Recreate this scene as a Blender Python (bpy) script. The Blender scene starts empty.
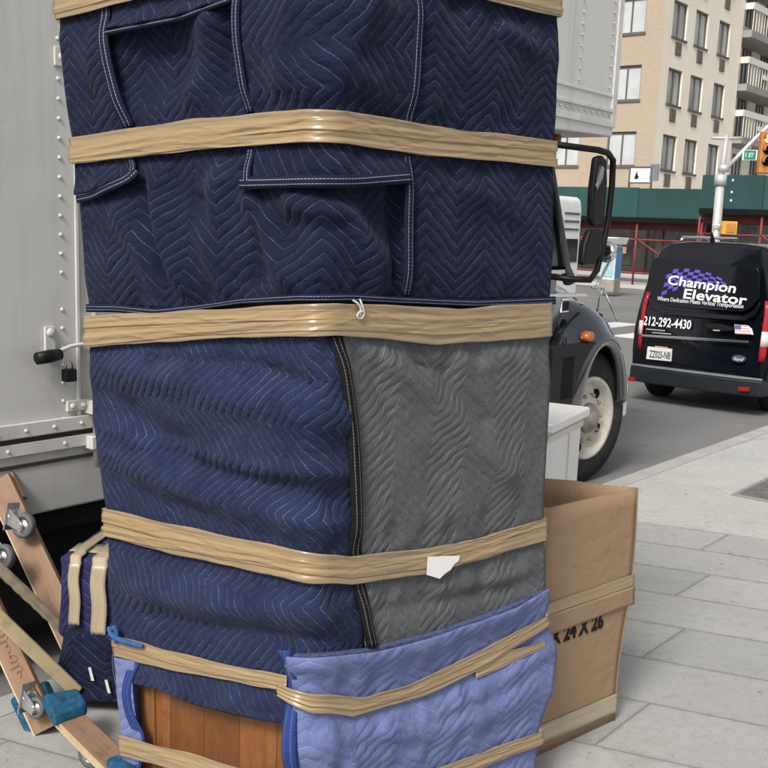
import bpy, bmesh, math, random
import numpy as np
from mathutils import Vector, Matrix, Euler
random.seed(7); rng = np.random.default_rng(7)
sc = bpy.context.scene
COL = sc.collection
# ------------------------------------------------------------------ camera (pixel <-> space helpers, photo is 768 px)
FP, CX, CY, H = 1050., 384., 420., 1.75
ROLL = math.atan(.04); TH = math.atan((420-224)/1050)
AX = np.array([1., 0, 0]); FW = np.array([0, math.cos(TH), -math.sin(TH)]); U0 = np.array([0, math.sin(TH), math.cos(TH)])
RR = math.cos(ROLL)*AX + math.sin(ROLL)*U0; UU = math.cos(ROLL)*U0 - math.sin(ROLL)*AX
OC = np.array([0, 0, H])
def ray(px, py):
    px = np.asarray(px, float)[..., None]; py = np.asarray(py, float)[..., None]
    return FW + (px-CX)/FP*RR - (py-CY)/FP*UU
def gnd(px, py, z=0.):
    d = ray(px, py); return OC + d*(z-H)/d[2]
def aty(px, py, y):
    d = ray(px, py); return OC + d*y/d[1]
def onpl(px, py, p, n):
    d = ray(px, py); return OC + d*(np.dot(np.array(p)-OC, n)/np.dot(d, n))
E = ray(1240, 258); E[2] = 0; E /= np.linalg.norm(E)
N = np.array([-E[1], E[0], 0.])
ROTE = math.atan2(E[1], E[0])
STREET = -.13

cam = bpy.data.cameras.new('camera'); co = bpy.data.objects.new('camera', cam); COL.objects.link(co)
M = Matrix.Identity(4)
for i in range(3):
    M[i][0] = RR[i]; M[i][1] = UU[i]; M[i][2] = -FW[i]; M[i][3] = OC[i]
co.matrix_world = M
cam.sensor_width = 36; cam.lens = 36*FP/768; cam.shift_y = (CY-384)/768; cam.clip_start = .05; cam.clip_end = 2000
sc.camera = co

# ------------------------------------------------------------------ node helpers
class NT:
    def __init__(s, name, rough=.8, spec=.3):
        s.m = bpy.data.materials.new(name); s.m.use_nodes = True; s.t = s.m.node_tree; s.t.nodes.clear()
        s.out = s.t.nodes.new('ShaderNodeOutputMaterial'); s.b = s.t.nodes.new('ShaderNodeBsdfPrincipled')
        s.t.links.new(s.b.outputs[0], s.out.inputs[0]); s.set('Roughness', rough); s.set('Specular IOR Level', spec)
    def set(s, k, v):
        if isinstance(v, bpy.types.NodeSocket): s.t.links.new(v, s.b.inputs[k])
        else: s.b.inputs[k].default_value = v
    def n(s, typ, **kw):
        x = s.t.nodes.new(typ)
        for k, v in kw.items(): setattr(x, k, v)
        return x
    def link(s, a, b): s.t.links.new(a, b)
    def val(s, sock, v):
        if isinstance(v, bpy.types.NodeSocket): s.t.links.new(v, sock)
        else: sock.default_value = v
    def math(s, op, a, b=0., c=0., clamp=False):
        x = s.n('ShaderNodeMath', operation=op, use_clamp=clamp)
        for i, v in enumerate((a, b, c)): s.val(x.inputs[i], v)
        return x.outputs[0]
    def mix(s, f, a, b, blend='MIX'):
        x = s.n('ShaderNodeMix', data_type='RGBA', blend_type=blend)
        s.val(x.inputs[0], f)
        for i, v in ((6, a), (7, b)):
            if isinstance(v, tuple): v = v if len(v) == 4 else v+(1,)
            s.val(x.inputs[i], v)
        return x.outputs[2]
    def noise(s, vec, scale, detail=4., rough=.55, col=False):
        x = s.n('ShaderNodeTexNoise'); x.inputs['Scale'].default_value = scale; x.inputs['Detail'].default_value = detail
        x.inputs['Roughness'].default_value = rough
        if vec is not None: s.link(vec, x.inputs['Vector'])
        return x.outputs['Color' if col else 'Fac']
    def obj(s): return s.n('ShaderNodeTexCoord').outputs['Object']
    def uv(s): return s.n('ShaderNodeUVMap').outputs[0]
    def sep(s, v):
        x = s.n('ShaderNodeSeparateXYZ'); s.link(v, x.inputs[0]); return x.outputs
    def comb(s, a, b, c=0.):
        x = s.n('ShaderNodeCombineXYZ')
        for i, v in enumerate((a, b, c)): s.val(x.inputs[i], v)
        return x.outputs[0]
    def vscale(s, v, sx, sy, sz):
        x = s.n('ShaderNodeVectorMath', operation='MULTIPLY'); s.link(v, x.inputs[0]); x.inputs[1].default_value = (sx, sy, sz); return x.outputs[0]
    def ramp(s, f, a, b):
        x = s.n('ShaderNodeMapRange'); s.val(x.inputs[0], f); x.inputs[1].default_value = a; x.inputs[2].default_value = b; return x.outputs[0]
    def bump(s, h, dist, strength=1., prev=None):
        x = s.n('ShaderNodeBump'); x.inputs['Distance'].default_value = dist; x.inputs['Strength'].default_value = strength
        s.val(x.inputs['Height'], h)
        if prev is not None: s.link(prev, x.inputs['Normal'])
        s.link(x.outputs[0], s.b.inputs['Normal']); return x.outputs[0]

def simple(name, col, rough=.6, spec=.4, metal=0., var=.12, scale=8., bump=0., dirt=None, coat=0.):
    t = NT(name, rough, spec); o = t.obj(); f = t.noise(o, scale, 6)
    a = tuple(c*(1-var) for c in col); b = tuple(min(1, c*(1+var)) for c in col)
    c = t.mix(t.ramp(f, .3, .7), a, b)
    if dirt:
        g = t.noise(o, scale*.35, 8, .7); c = t.mix(t.math('MULTIPLY', t.ramp(g, .5, .75), dirt[1]), c, dirt[0])
    t.set('Base Color', c); t.set('Metallic', metal)
    if coat: t.set('Coat IOR', 1.75 if coat >= 1 else 1.5); t.set('Coat Weight', coat); t.set('Coat Roughness', .05)
    r = t.noise(o, scale*3, 4); t.set('Roughness', t.math('ADD', rough-.06, t.math('MULTIPLY', r, .12)))
    if bump: t.bump(t.noise(o, scale*12, 5), bump)
    return t.m

def quilt(name, base, fade, thread, swap=False, P=.205, S=.036, SL=.85, tw=.034, thr=.5, puff=.0045, crossing=False, cr_=.8, pk_=1.):
    t = NT(name, .93, .12)
    uv = t.uv()
    w1 = t.noise(uv, 5., 2, .5, True); w2 = t.noise(uv, 26., 2, .5, True)
    va = t.n('ShaderNodeVectorMath', operation='SUBTRACT'); t.link(w1, va.inputs[0]); va.inputs[1].default_value = (.5, .5, .5)
    vb = t.n('ShaderNodeVectorMath', operation='SUBTRACT'); t.link(w2, vb.inputs[0]); vb.inputs[1].default_value = (.5, .5, .5)
    w = t.n('ShaderNodeVectorMath', operation='ADD'); t.link(t.vscale(va.outputs[0], .034, .034, 0), w.inputs[0]); t.link(t.vscale(vb.outputs[0], .008, .008, 0), w.inputs[1])
    q = t.n('ShaderNodeVectorMath', operation='ADD'); t.link(uv, q.inputs[0]); t.link(w.outputs[0], q.inputs[1])
    u, v, _ = t.sep(q.outputs[0])
    if swap: u, v = v, u
    d = t.math('ADD', v, t.math('MULTIPLY', t.math('PINGPONG', u, P/2), SL))
    qq = t.math('MULTIPLY', d, 1/S)
    dist = t.math('PINGPONG', qq, .5)
    pil = t.math('POWER', t.math('MULTIPLY', dist, 2.), .55)
    st = t.math('LESS_THAN', dist, tw)
    dash = t.math('LESS_THAN', t.math('FRACT', t.math('MULTIPLY', u, 1/.006)), .80)
    vis = t.ramp(t.noise(uv, 9., 4, .65), .32, .68)
    st = t.math('MULTIPLY', t.math('MULTIPLY', st, dash), t.math('MULTIPLY', vis, thr))
    if crossing:
        d2 = t.math('SUBTRACT', t.math('MULTIPLY', v, .55), t.math('MULTIPLY', u, 1.)); k2 = t.math('PINGPONG', t.math('MULTIPLY', d2, 1/.03), .5)
        zone = t.math('LESS_THAN', t.math('PINGPONG', t.math('ADD', u, .03), P/2), .035)
        s2 = t.math('MULTIPLY', t.math('MULTIPLY', t.math('LESS_THAN', k2, tw), zone), thr*.8); st = t.math('MAXIMUM', st, s2)
    f1 = t.noise(uv, 4.5, 6, .6); f2 = t.noise(uv, 60., 5, .65)
    c = t.mix(t.ramp(f1, .32, .7), base, fade)
    c = t.mix(t.math('MULTIPLY', t.ramp(f2, .45, .8), .35), c, tuple(x*1.35 for x in fade))
    c = t.mix(st, c, thread)
    t.set('Base Color', c); t.set('Sheen Weight', .04); t.set('Sheen Roughness', .5)
    h = t.math('MULTIPLY', pil, t.math('ADD', .75, t.math('MULTIPLY', f1, .5)))
    b1 = t.bump(h, puff)
    b2 = t.bump(t.math('ADD', t.noise(uv, 34., 5, .6), t.noise(uv, 11., 3, .5)), .007, .8, b1)
    cr = t.math('ABSOLUTE', t.math('SUBTRACT', t.noise(q.outputs[0], 30., 3, .55), .5)); b2 = t.bump(t.math('POWER', cr, .8), .007*cr_, .75, b2)
    cr2 = t.math('ABSOLUTE', t.math('SUBTRACT', t.noise(t.vscale(uv, 1., 1.7, 1.), 9., 4, .6), .5)); b2 = t.bump(t.math('POWER', cr2, .8), .013*cr_, .7, b2)
    pk = t.noise(t.comb(t.math('MULTIPLY', t.math('ADD', u, t.math('MULTIPLY', v, .6)), 75.), t.math('MULTIPLY', d, 16.), 0.), 1., 3, .6); b2 = t.bump(t.math('MULTIPLY', t.math('SUBTRACT', pk, .5), t.math('SUBTRACT', 1.3, pil)), .0085*pk_, .8, b2)
    wv = t.math('MULTIPLY', t.math('SINE', t.math('MULTIPLY', u, 1500.)), t.math('SINE', t.math('MULTIPLY', v, 1500.)))
    t.bump(wv, .0004, .5, b2)
    return t.m

def binding_mat(name, base, thread, thr=.8):
    t = NT(name, .85, .2); uv = t.uv(); u, v, _ = t.sep(uv)      # u along (m), v across 0..1
    l1 = t.math('LESS_THAN', t.math('ABSOLUTE', t.math('SUBTRACT', v, .3)), .03); l2 = t.math('LESS_THAN', t.math('ABSOLUTE', t.math('SUBTRACT', v, .68)), .03)
    dash = t.math('LESS_THAN', t.math('FRACT', t.math('MULTIPLY', u, 1/.009)), .78)
    st = t.math('MULTIPLY', t.math('MULTIPLY', t.math('MAXIMUM', l1, l2), dash), thr)
    f = t.noise(t.comb(u, t.math('MULTIPLY', v, .03), 0), 45., 4)
    t.set('Base Color', t.mix(st, t.mix(f, tuple(c*.7 for c in base), tuple(c*1.3 for c in base)), thread))
    t.bump(f, .004); return t.m

def tape_mat(name, col=(.335, .23, .115), deep=(.235, .150, .066), pale=(.41, .30, .168)):
    t = NT(name, .3, .5); uv = t.uv()
    u, v, _ = t.sep(uv)
    dr = t.math('ADD', v, t.math('MULTIPLY', t.noise(t.comb(u, 0., 0.), 1.6, 2), .030))          # strands drift slowly along the band
    n1 = t.noise(t.comb(t.math('MULTIPLY', u, .9), t.math('MULTIPLY', dr, 105.), 0.), 1., 2, .5)
    n2 = t.noise(t.comb(t.math('MULTIPLY', u, .5), t.math('MULTIPLY', dr, 330.), 3.), 1., 1, .5)
    n3 = t.noise(t.vscale(uv, 3.5, 16., 1.), 1., 2, .5); n4 = t.noise(t.vscale(uv, 1.4, 40., 1.), 1., 2, .5)
    lay = t.math('GREATER_THAN', t.math('ADD', v, t.math('MULTIPLY', t.noise(t.comb(u, 2., 0.), 2.2, 2), .02)), .086); lay2 = t.math('LESS_THAN', t.math('ADD', v, t.math('MULTIPLY', t.noise(t.comb(u, 7., 0.), 2., 2), .014)), .020)
    c = t.mix(t.ramp(n3, .3, .7), col, pale); c = t.mix(t.math('MULTIPLY', t.ramp(n4, .40, .80), .30), c, deep)
    line = t.math('MULTIPLY', t.math('SUBTRACT', 1., t.ramp(t.math('ABSOLUTE', t.math('SUBTRACT', n1, .5)), .0, .05)), t.ramp(n3, .35, .6)); c = t.mix(t.math('MULTIPLY', line, .22), c, tuple(k*.62 for k in deep))
    c = t.mix(t.math('MULTIPLY', t.math('MAXIMUM', lay, lay2), .6), c, tuple(k*.8+.045 for k in pale))
    t.set('Base Color', c); t.set('Roughness', t.math('ADD', .17, t.math('MULTIPLY', n2, .15)))
    t.set('Coat Weight', .9); t.set('Coat Roughness', .09); t.set('Alpha', t.math('SUBTRACT', .93, t.math('ADD', t.math('MULTIPLY', t.math('MAXIMUM', lay, lay2), .16), t.math('MULTIPLY', t.ramp(n3, .5, .75), .10))))
    b = t.bump(n1, .0014, .9); b = t.bump(n2, .0005, .8, b); t.bump(n3, .012, .7, b); return t.m

def wood_mat(name, a, b, c3, along='z', scale=1., board=.135):
    t = NT(name, .5, .4); o = t.obj(); s = {'z': (14, 14, 1.1), 'x': (1.1, 14, 14), 'y': (14, 1.1, 14)}[along]
    v = t.vscale(o, *[k*scale for k in s]); n1 = t.noise(v, 1.3, 8, .65); n2 = t.noise(v, 7., 6)
    x, y, z = t.sep(o); g = t.math('FLOOR', t.math('MULTIPLY', t.math('SUBTRACT', t.math('MULTIPLY', y, .574), t.math('MULTIPLY', x, .819)), 1/board)); gf = t.math('FRACT', t.math('MULTIPLY', t.math('SUBTRACT', t.math('MULTIPLY', y, .574), t.math('MULTIPLY', x, .819)), 1/board))
    wn = t.n('ShaderNodeTexWhiteNoise', noise_dimensions='1D'); t.link(g, wn.inputs['W'])
    c = t.mix(t.ramp(n1, .3, .7), a, b); c = t.mix(t.math('MULTIPLY', t.ramp(n2, .5, .8), .5), c, c3)
    sc2 = t.noise(o, 16., 6, .7); c = t.mix(t.math('MULTIPLY', t.ramp(sc2, .52, .72), .55), c, tuple(k*.45 for k in b)); c = t.mix(t.math('MULTIPLY', t.ramp(sc2, .30, .22), .35), c, tuple(min(1, k*1.5) for k in a))
    if board < 5: c = t.mix(t.math('LESS_THAN', gf, .022), t.mix(t.math('MULTIPLY', wn.outputs[0], .65), c, tuple(k*.55 for k in b)), (.085, .034, .012))
    t.set('Base Color', c); t.bump(n2, .001); return t.m

# ------------------------------------------------------------------ materials
NAVY, NAVYF, THRD = (.0065, .0090, .0265), (.0125, .0170, .047), (.25, .28, .39)
MT = dict(
 navy=quilt('navy_quilt', NAVY, NAVYF, THRD, S=.031, thr=.52),
 navy_side=quilt('navy_quilt_sideways', (.0115, .0165, .047), (.023, .032, .080), (.33, .36, .48), swap=True, P=.23, S=.028, thr=.55),
 navy_flap=quilt('navy_quilt_flap', NAVY, NAVYF, THRD, swap=True, S=.033, thr=.5),
 grey=quilt('grey_quilt', (.080, .084, .090), (.104, .108, .115), (.36, .365, .38), S=.031, P=.24, thr=.42, tw=.04, puff=.0026, crossing=True, cr_=.06, pk_=.28),
 lblue=quilt('light_blue_quilt', (.114, .141, .295), (.160, .193, .38), (.5, .55, .78), P=.28, S=.034, SL=.62, thr=.42, puff=.0030, cr_=.12, pk_=.45),
 purple=quilt('bundle_quilt', (.018, .019, .068), (.034, .035, .115), (.35, .38, .6), S=.04, thr=.5),
 bind_navy=binding_mat('navy_binding', (.008, .0105, .030), (.38, .42, .54), .62),
 bind_black=binding_mat('black_binding', (.008, .008, .010), (.30, .30, .28), .6),
 bind_blue=binding_mat('blue_binding', (.022, .045, .17), (.08, .13, .34), .7),
 tape=tape_mat('brown_tape'), tape_pale=tape_mat('pale_tape', (.42, .335, .21), (.33, .25, .145), (.50, .42, .29)),
 wood=wood_mat('cabinet_wood', (.275, .115, .040), (.200, .075, .023), (.095, .034, .011)),
 stile=wood_mat('cabinet_stile', (.29, .14, .055), (.21, .09, .032), (.11, .045, .015), board=9),
 ply=wood_mat('dolly_wood', (.30, .185, .115), (.245, .145, .088), (.15, .085, .048), 'x', 1., 9),
 pine=wood_mat('pine_wood', (.62, .50, .32), (.52, .40, .23), (.38, .27, .14), 'x', 1., 9),
 carpet=simple('blue_carpet', (.025, .115, .215), .95, .1, var=.45, scale=40, bump=.004, dirt=((.10, .12, .13), .5)),
 rubber=simple('grey_rubber', (.10, .105, .11), .6, .4, var=.2, scale=20),
 steel=simple('zinc_steel', (.52, .52, .52), .35, .5, .85, var=.2, scale=20),
 tyre=simple('tyre_rubber', (.018, .018, .019), .75, .3, var=.3, scale=12, bump=.002, dirt=((.09, .085, .08), .5)),
 card=simple('cardboard', (.33, .21, .118), .85, .15, var=.07, scale=3, bump=.0006, dirt=((.26, .16, .085), .4)),
 card_in=simple('cardboard_inside', (.36, .235, .135), .85, .15, var=.06, scale=4),
 ink=simple('black_ink', (.012, .011, .012), .8, .2, var=.3, scale=60),
 paper=simple('white_paper', (.80, .79, .77), .7, .3, var=.04),
 string=simple('white_string', (.55, .54, .50), .8, .2, var=.15, scale=60),
 appl=simple('appliance_white', (.76, .75, .73), .3, .5, var=.04, scale=5, dirt=((.62, .58, .50), .35)),
 appl_edge=simple('appliance_cream', (.66, .62, .53), .45, .4, var=.06),
 tr_white=simple('truck_panel', (.57, .565, .545), .38, .45, var=.035, scale=1.2, dirt=((.47, .46, .425), .5)),
 tr_trim=simple('truck_rail', (.60, .59, .56), .4, .45, var=.08, scale=5, dirt=((.25, .22, .19), .6)),
 tr_gap=simple('truck_gap', (.05, .045, .04), .8, .2),
 paint=simple('black_paint', (.010, .011, .014), .09, .8, var=.2, scale=3, coat=1.),
 van_paint=simple('van_paint', (.003, .0045, .008), .14, .25, var=.2, scale=3, coat=.2),
 plastic=simple('black_plastic', (.007, .007, .0075), .45, .22, var=.2, scale=15),
 dark=simple('dark_underbody', (.006, .006, .006), .85, .2, var=.3, scale=5),
 glass_dark=simple('dark_glass', (.003, .004, .006), .06, .3, var=.2, scale=2),
 glass_green=simple('cab_glass', (.012, .016, .015), .05, .6, var=.3, scale=2),
 chrome=simple('chrome', (.72, .73, .74), .14, .5, 1., var=.05),
 pillar=simple('pillar_grey', (.07, .078, .072), .3, .5, var=.1),
 rim=simple('white_rim', (.60, .565, .49), .5, .4, var=.12, scale=9, dirt=((.26, .22, .17), .8)),
 hubm=simple('hub_metal', (.36, .34, .30), .5, .45, .3, var=.2, scale=14, dirt=((.10, .08, .06), .6)),
 amber=simple('amber_lens', (.42, .13, .035), .3, .5, var=.08),
 red=simple('red_lens', (.34, .012, .018), .2, .5, var=.1),
 lens_white=simple('clear_lens', (.70, .62, .62), .2, .5, var=.1),
 white=simple('lettering_white', (.80, .81, .83), .5, .3, var=.03),
 purp=simple('purple_vinyl', (.10, .06, .42), .4, .4, var=.12),
 plate=simple('plate_white', (.72, .71, .66), .4, .4, var=.05),
 navyink=simple('plate_ink', (.03, .04, .12), .5, .3),
 redink=simple('red_ink', (.50, .06, .06), .5, .3), pinkink=simple('faded_red_ink', (.62, .30, .30), .5, .3), blueink=simple('blue_ink', (.10, .12, .30), .5, .3),
 oval=simple('badge_blue', (.10, .13, .22), .25, .5, .3),
 brick=None, cream=simple('cream_wall', (.86, .79, .67), .85, .2, var=.06, scale=.6, dirt=((.76, .68, .56), .5)),  # cream raised so the brighter light on this face is partly in its colour
 frame=simple('window_frame', (.115, .105, .095), .6, .3, var=.15), blind=simple('window_blind', (.50, .52, .53), .6, .4, var=.1, scale=1.5),
 curt=None, vent=simple('vent_brown', (.16, .125, .10), .7, .2, var=.2, scale=8),
 balc=simple('balcony_slab', (.30, .29, .275), .8, .2, var=.12, scale=2), rail=simple('balcony_rail', (.72, .69, .62), .6, .3, var=.08),
 green=simple('shed_green', (.024, .078, .076), .7, .3, var=.16, scale=.8, dirt=((.04, .10, .097), .5)),
 green2=simple('shed_green_dark', (.018, .06, .058), .7, .3, var=.16, scale=.8),
 pipe=simple('red_pipe', (.24, .038, .036), .55, .4, var=.25, scale=6, dirt=((.28, .15, .14), .4)),
 pipe_dark=simple('dark_red_beam', (.10, .020, .019), .6, .3, var=.3, scale=3),
 shop=simple('shopfront_dark', (.028, .026, .024), .5, .4, var=.5, scale=.9),
 shopglass=simple('shop_glass', (.03, .03, .03), .12, .5, var=.6, scale=1.), shoppanel=simple('shop_panel', (.30, .28, .24), .7, .3, var=.2),
 galv=simple('galvanised_pole', (.50, .51, .52), .5, .4, .3, var=.1, scale=5),
 sgreen=simple('sign_green', (.02, .24, .14), .4, .4, var=.05), yellow=simple('signal_yellow', (.62, .34, .05), .5, .4, var=.1), orange=simple('signal_orange', (.50, .20, .05), .5, .4, var=.1),
 bluep=simple('kiosk_blue', (.10, .24, .44), .4, .4, var=.2, scale=6), teal=simple('kiosk_teal', (.34, .52, .52), .4, .4, var=.15),
 kiosk=simple('kiosk_white', (.66, .67, .67), .5, .4), vanw=simple('far_van_white', (.70, .71, .71), .35, .45, var=.04), grid=simple('hatch_metal', (.20, .19, .175), .55, .4, .4, var=.3, scale=12, bump=.002),
 greyp=simple('grey_panel', (.17, .19, .21), .5, .4), rope=simple('blue_cord', (.035, .10, .26), .85, .2, var=.3, scale=40),
)
def panel_mat():
    t = NT('truck_panel', .36, .45); o = t.obj(); x, y, z = t.sep(o)
    base = t.mix(t.noise(o, 1.1, 6, .6), (.54, .535, .515), (.63, .625, .605))
    st = t.noise(t.comb(t.math('MULTIPLY', x, 9.), y, t.math('MULTIPLY', z, .55)), 1., 5, .65); base = t.mix(t.math('MULTIPLY', t.ramp(st, .5, .78), .5), base, (.36, .345, .31))
    low = t.math('MULTIPLY', t.ramp(t.math('ADD', z, t.math('MULTIPLY', t.noise(o, 2.5, 6, .7), -.9)), .75, .25), .55); base = t.mix(low, base, (.30, .285, .255))
    sc = t.noise(t.comb(t.math('MULTIPLY', x, 3.), y, t.math('MULTIPLY', z, 22.)), 1.3, 6, .7); base = t.mix(t.math('MULTIPLY', t.ramp(sc, .66, .72), .5), base, (.22, .205, .18))
    sp = t.noise(o, 34., 3, .5); base = t.mix(t.math('MULTIPLY', t.ramp(sp, .72, .76), .6), base, (.17, .12, .08))
    t.set('Base Color', base); t.set('Roughness', t.math('ADD', .3, t.math('MULTIPLY', st, .25)))
    b = t.bump(t.noise(o, 1.6, 2), .02, .6); t.bump(t.noise(o, 60., 3), .0006, .6, b); return t.m
MT['tr_white'] = panel_mat()
def card_mat():
    t = NT('cardboard', .82, .18); o = t.obj(); x, y, z = t.sep(o)
    c = t.mix(t.noise(o, 3., 6, .6), (.30, .20, .122), (.355, .242, .15))
    fl = t.math('SINE', t.math('MULTIPLY', t.math('ADD', x, y), 900.)); c = t.mix(t.math('MULTIPLY', t.ramp(fl, .3, 1.), .10), c, (.24, .15, .08))
    sc = t.noise(t.comb(t.math('MULTIPLY', x, 6.), t.math('MULTIPLY', y, 6.), t.math('MULTIPLY', z, 26.)), 1., 6, .7); c = t.mix(t.math('MULTIPLY', t.ramp(sc, .6, .72), .35), c, (.44, .32, .21))
    d = t.noise(o, 9., 6, .7); c = t.mix(t.math('MULTIPLY', t.ramp(d, .58, .78), .45), c, (.20, .12, .065))
    t.set('Base Color', c)
    cre = t.math('ABSOLUTE', t.math('SUBTRACT', t.noise(t.vscale(o, 1., 1., 2.4), 4.5, 3, .5), .5)); b = t.bump(t.math('POWER', cre, .6), .007, .5)
    b = t.bump(fl, .0006, .5, b); t.bump(t.noise(o, 16., 4), .004, .6, b); return t.m
MT['card'] = card_mat()
def brick_mat():  # brick tone held below the cream so this face looks less lit
    t = NT('tan_brick', .88, .2); o = t.obj(); x, y, z = t.sep(o)
    b = t.n('ShaderNodeTexBrick'); t.link(t.comb(t.math('ADD', x, y), z, 0), b.inputs['Vector'])
    b.inputs['Scale'].default_value = 1.; b.inputs['Brick Width'].default_value = .22; b.inputs['Row Height'].default_value = .075; b.inputs['Mortar Size'].default_value = .009
    b.inputs['Color1'].default_value = (.435, .355, .27, 1); b.inputs['Color2'].default_value = (.40, .325, .245, 1); b.inputs['Mortar'].default_value = (.39, .33, .26, 1)
    f = t.noise(o, .5, 6); t.set('Base Color', t.mix(t.math('MULTIPLY', t.ramp(f, .4, .75), .35), b.outputs[0], (.45, .38, .29))); return t.m
MT['brick'] = brick_mat()
def curtain_mat():
    t = NT('window_curtain', .5, .5); o = t.obj(); x, y, z = t.sep(o)
    f = t.noise(t.comb(t.math('MULTIPLY', x, 6.), y, t.math('MULTIPLY', z, .4)), 1.2, 4)
    rnd = t.n('ShaderNodeObjectInfo').outputs['Random']; c = t.mix(t.ramp(f, .35, .65), (.22, .225, .225), (.58, .58, .57)); c = t.mix(t.math('MULTIPLY', rnd, .55), c, (.16, .165, .17)); t.set('Base Color', c); t.set('Roughness', .2); return t.m
MT['curt'] = curtain_mat()

# ------------------------------------------------------------------ mesh builder
class MB:
    def __init__(s): s.v = []; s.f = []; s.uv = None
    def add(s, vs, fs):
        k = len(s.v); s.v += [tuple(map(float, p)) for p in vs]; s.f += [tuple(i+k for i in f) for f in fs]; return s
    def box(s, c, d, R=None):
        hx, hy, hz = d[0]/2, d[1]/2, d[2]/2
        vs = [Vector((x, y, z)) for x in (-hx, hx) for y in (-hy, hy) for z in (-hz, hz)]
        if R is not None: vs = [R @ v for v in vs]
        vs = [v+Vector(c) for v in vs]
        return s.add(vs, [(0, 1, 3, 2), (4, 6, 7, 5), (0, 4, 5, 1), (2, 3, 7, 6), (0, 2, 6, 4), (1, 5, 7, 3)])
    def mm(s, x0, x1, y0, y1, z0, z1): return s.box(((x0+x1)/2, (y0+y1)/2, (z0+z1)/2), (x1-x0, y1-y0, z1-z0))
    def prism(s, pts, a, b, axis='y'):                      # polygon in the plane normal to axis
        def P(p, k): return {'y': (p[0], k, p[1]), 'x': (k, p[0], p[1]), 'z': (p[0], p[1], k)}[axis]
        n = len(pts); vs = [P(p, a) for p in pts]+[P(p, b) for p in pts]
        return s.add(vs, [tuple(range(n-1, -1, -1)), tuple(range(n, 2*n))]+[(i, (i+1) % n, n+(i+1) % n, n+i) for i in range(n)])
    def tube(s, pts, r, n=10, cap=True):
        pts = [Vector(p) for p in pts]; rs = r if isinstance(r, (list, tuple)) else [r]*len(pts); vs = []; up = None
        for i, p in enumerate(pts):
            d = (pts[min(i+1, len(pts)-1)]-pts[max(i-1, 0)]).normalized()
            if up is None: up = Vector((0, 0, 1)) if abs(d.z) < .9 else Vector((1, 0, 0))
            a = d.cross(up).normalized(); b = a.cross(d).normalized(); up = b
            vs += [p+(a*math.cos(2*math.pi*k/n)+b*math.sin(2*math.pi*k/n))*rs[i] for k in range(n)]
        fs = [(i*n+k, i*n+(k+1) % n, (i+1)*n+(k+1) % n, (i+1)*n+k) for i in range(len(pts)-1) for k in range(n)]
        if cap: fs += [tuple(range(n-1, -1, -1)), tuple(range((len(pts)-1)*n, len(pts)*n))]
        return s.add(vs, fs)
    def cord(s, pts, r, n=8):
        p = [np.array(q, float) for q in pts]
        for _ in range(3): p = [p[0]]+[q for a_, b_ in zip(p[:-1], p[1:]) for q in (a_*.75+b_*.25, a_*.25+b_*.75)]+[p[-1]]
        rr = list(np.interp(np.linspace(0, 1, len(p)), np.linspace(0, 1, len(r)), r)) if isinstance(r, list) else r
        return s.tube([tuple(q) for q in p], rr, n)
    def lathe(s, prof, c=(0, 0, 0), axis='y', n=40, close=False, cap=True):       # prof: (axial, radius)
        vs = []
        for a, r in prof:
            for k in range(n):
                t = 2*math.pi*k/n; p = {'y': (r*math.cos(t), a, r*math.sin(t)), 'x': (a, r*math.cos(t), r*math.sin(t)), 'z': (r*math.cos(t), r*math.sin(t), a)}[axis]
                vs.append((p[0]+c[0], p[1]+c[1], p[2]+c[2]))
        m = len(prof); fs = [(i*n+k, i*n+(k+1) % n, (i+1)*n+(k+1) % n, (i+1)*n+k) for i in range(m-1) for k in range(n)]
        if close: fs += [((m-1)*n+k, (m-1)*n+(k+1) % n, (k+1) % n, k) for k in range(n)]
        elif cap: fs += [tuple(range(n-1, -1, -1)), tuple(range((m-1)*n, m*n))]
        return s.add(vs, fs)
    def grid(s, A, closed_u=False):
        h, w = A.shape[:2]; idx = np.arange(h*w).reshape(h, w); k = len(s.v); s.v += [tuple(p) for p in A.reshape(-1, 3).tolist()]
        a = idx[:-1, :-1].ravel()+k; b = idx[:-1, 1:].ravel()+k; c = idx[1:, 1:].ravel()+k; d = idx[1:, :-1].ravel()+k
        s.f += list(map(tuple, np.stack([a, b, c, d], 1).tolist())); return s
    def build(s, name, mat, parent=None, bevel=0., smooth=False, seg=2, uv=None, solid=0., inv=None):
        me = bpy.data.meshes.new(name)
        vs = s.v if inv is None else [tuple(inv @ Vector(p)) for p in s.v]
        me.from_pydata(vs, [], s.f); me.materials.append(mat)
        if uv is not None:
            l = me.uv_layers.new(name='UVMap'); li = np.zeros(len(me.loops), dtype=np.int32); me.loops.foreach_get('vertex_index', li)
            l.data.foreach_set('uv', np.asarray(uv, dtype=np.float32)[li].ravel())
        bm = bmesh.new(); bm.from_mesh(me); bmesh.ops.recalc_face_normals(bm, faces=bm.faces) if uv is None else None; bm.to_mesh(me); bm.free()
        me.polygons.foreach_set('use_smooth', [bool(smooth or bevel)]*len(me.polygons))
        o = bpy.data.objects.new(name, me); COL.objects.link(o)
        if parent is not None: o.parent = parent
        if bevel:
            m = o.modifiers.new('bevel', 'BEVEL'); m.width = bevel; m.segments = seg; m.limit_method = 'ANGLE'; m.angle_limit = math.radians(35); m.harden_normals = True
        if solid:
            m = o.modifiers.new('solid', 'SOLIDIFY'); m.thickness = solid; m.offset = -1
        return o
def tag(o, label, cat, group=None, kind=None):
    if label: o['label'] = label
    if cat: o['category'] = cat
    if group: o['group'] = group
    if kind: o['kind'] = kind
    return o
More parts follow.
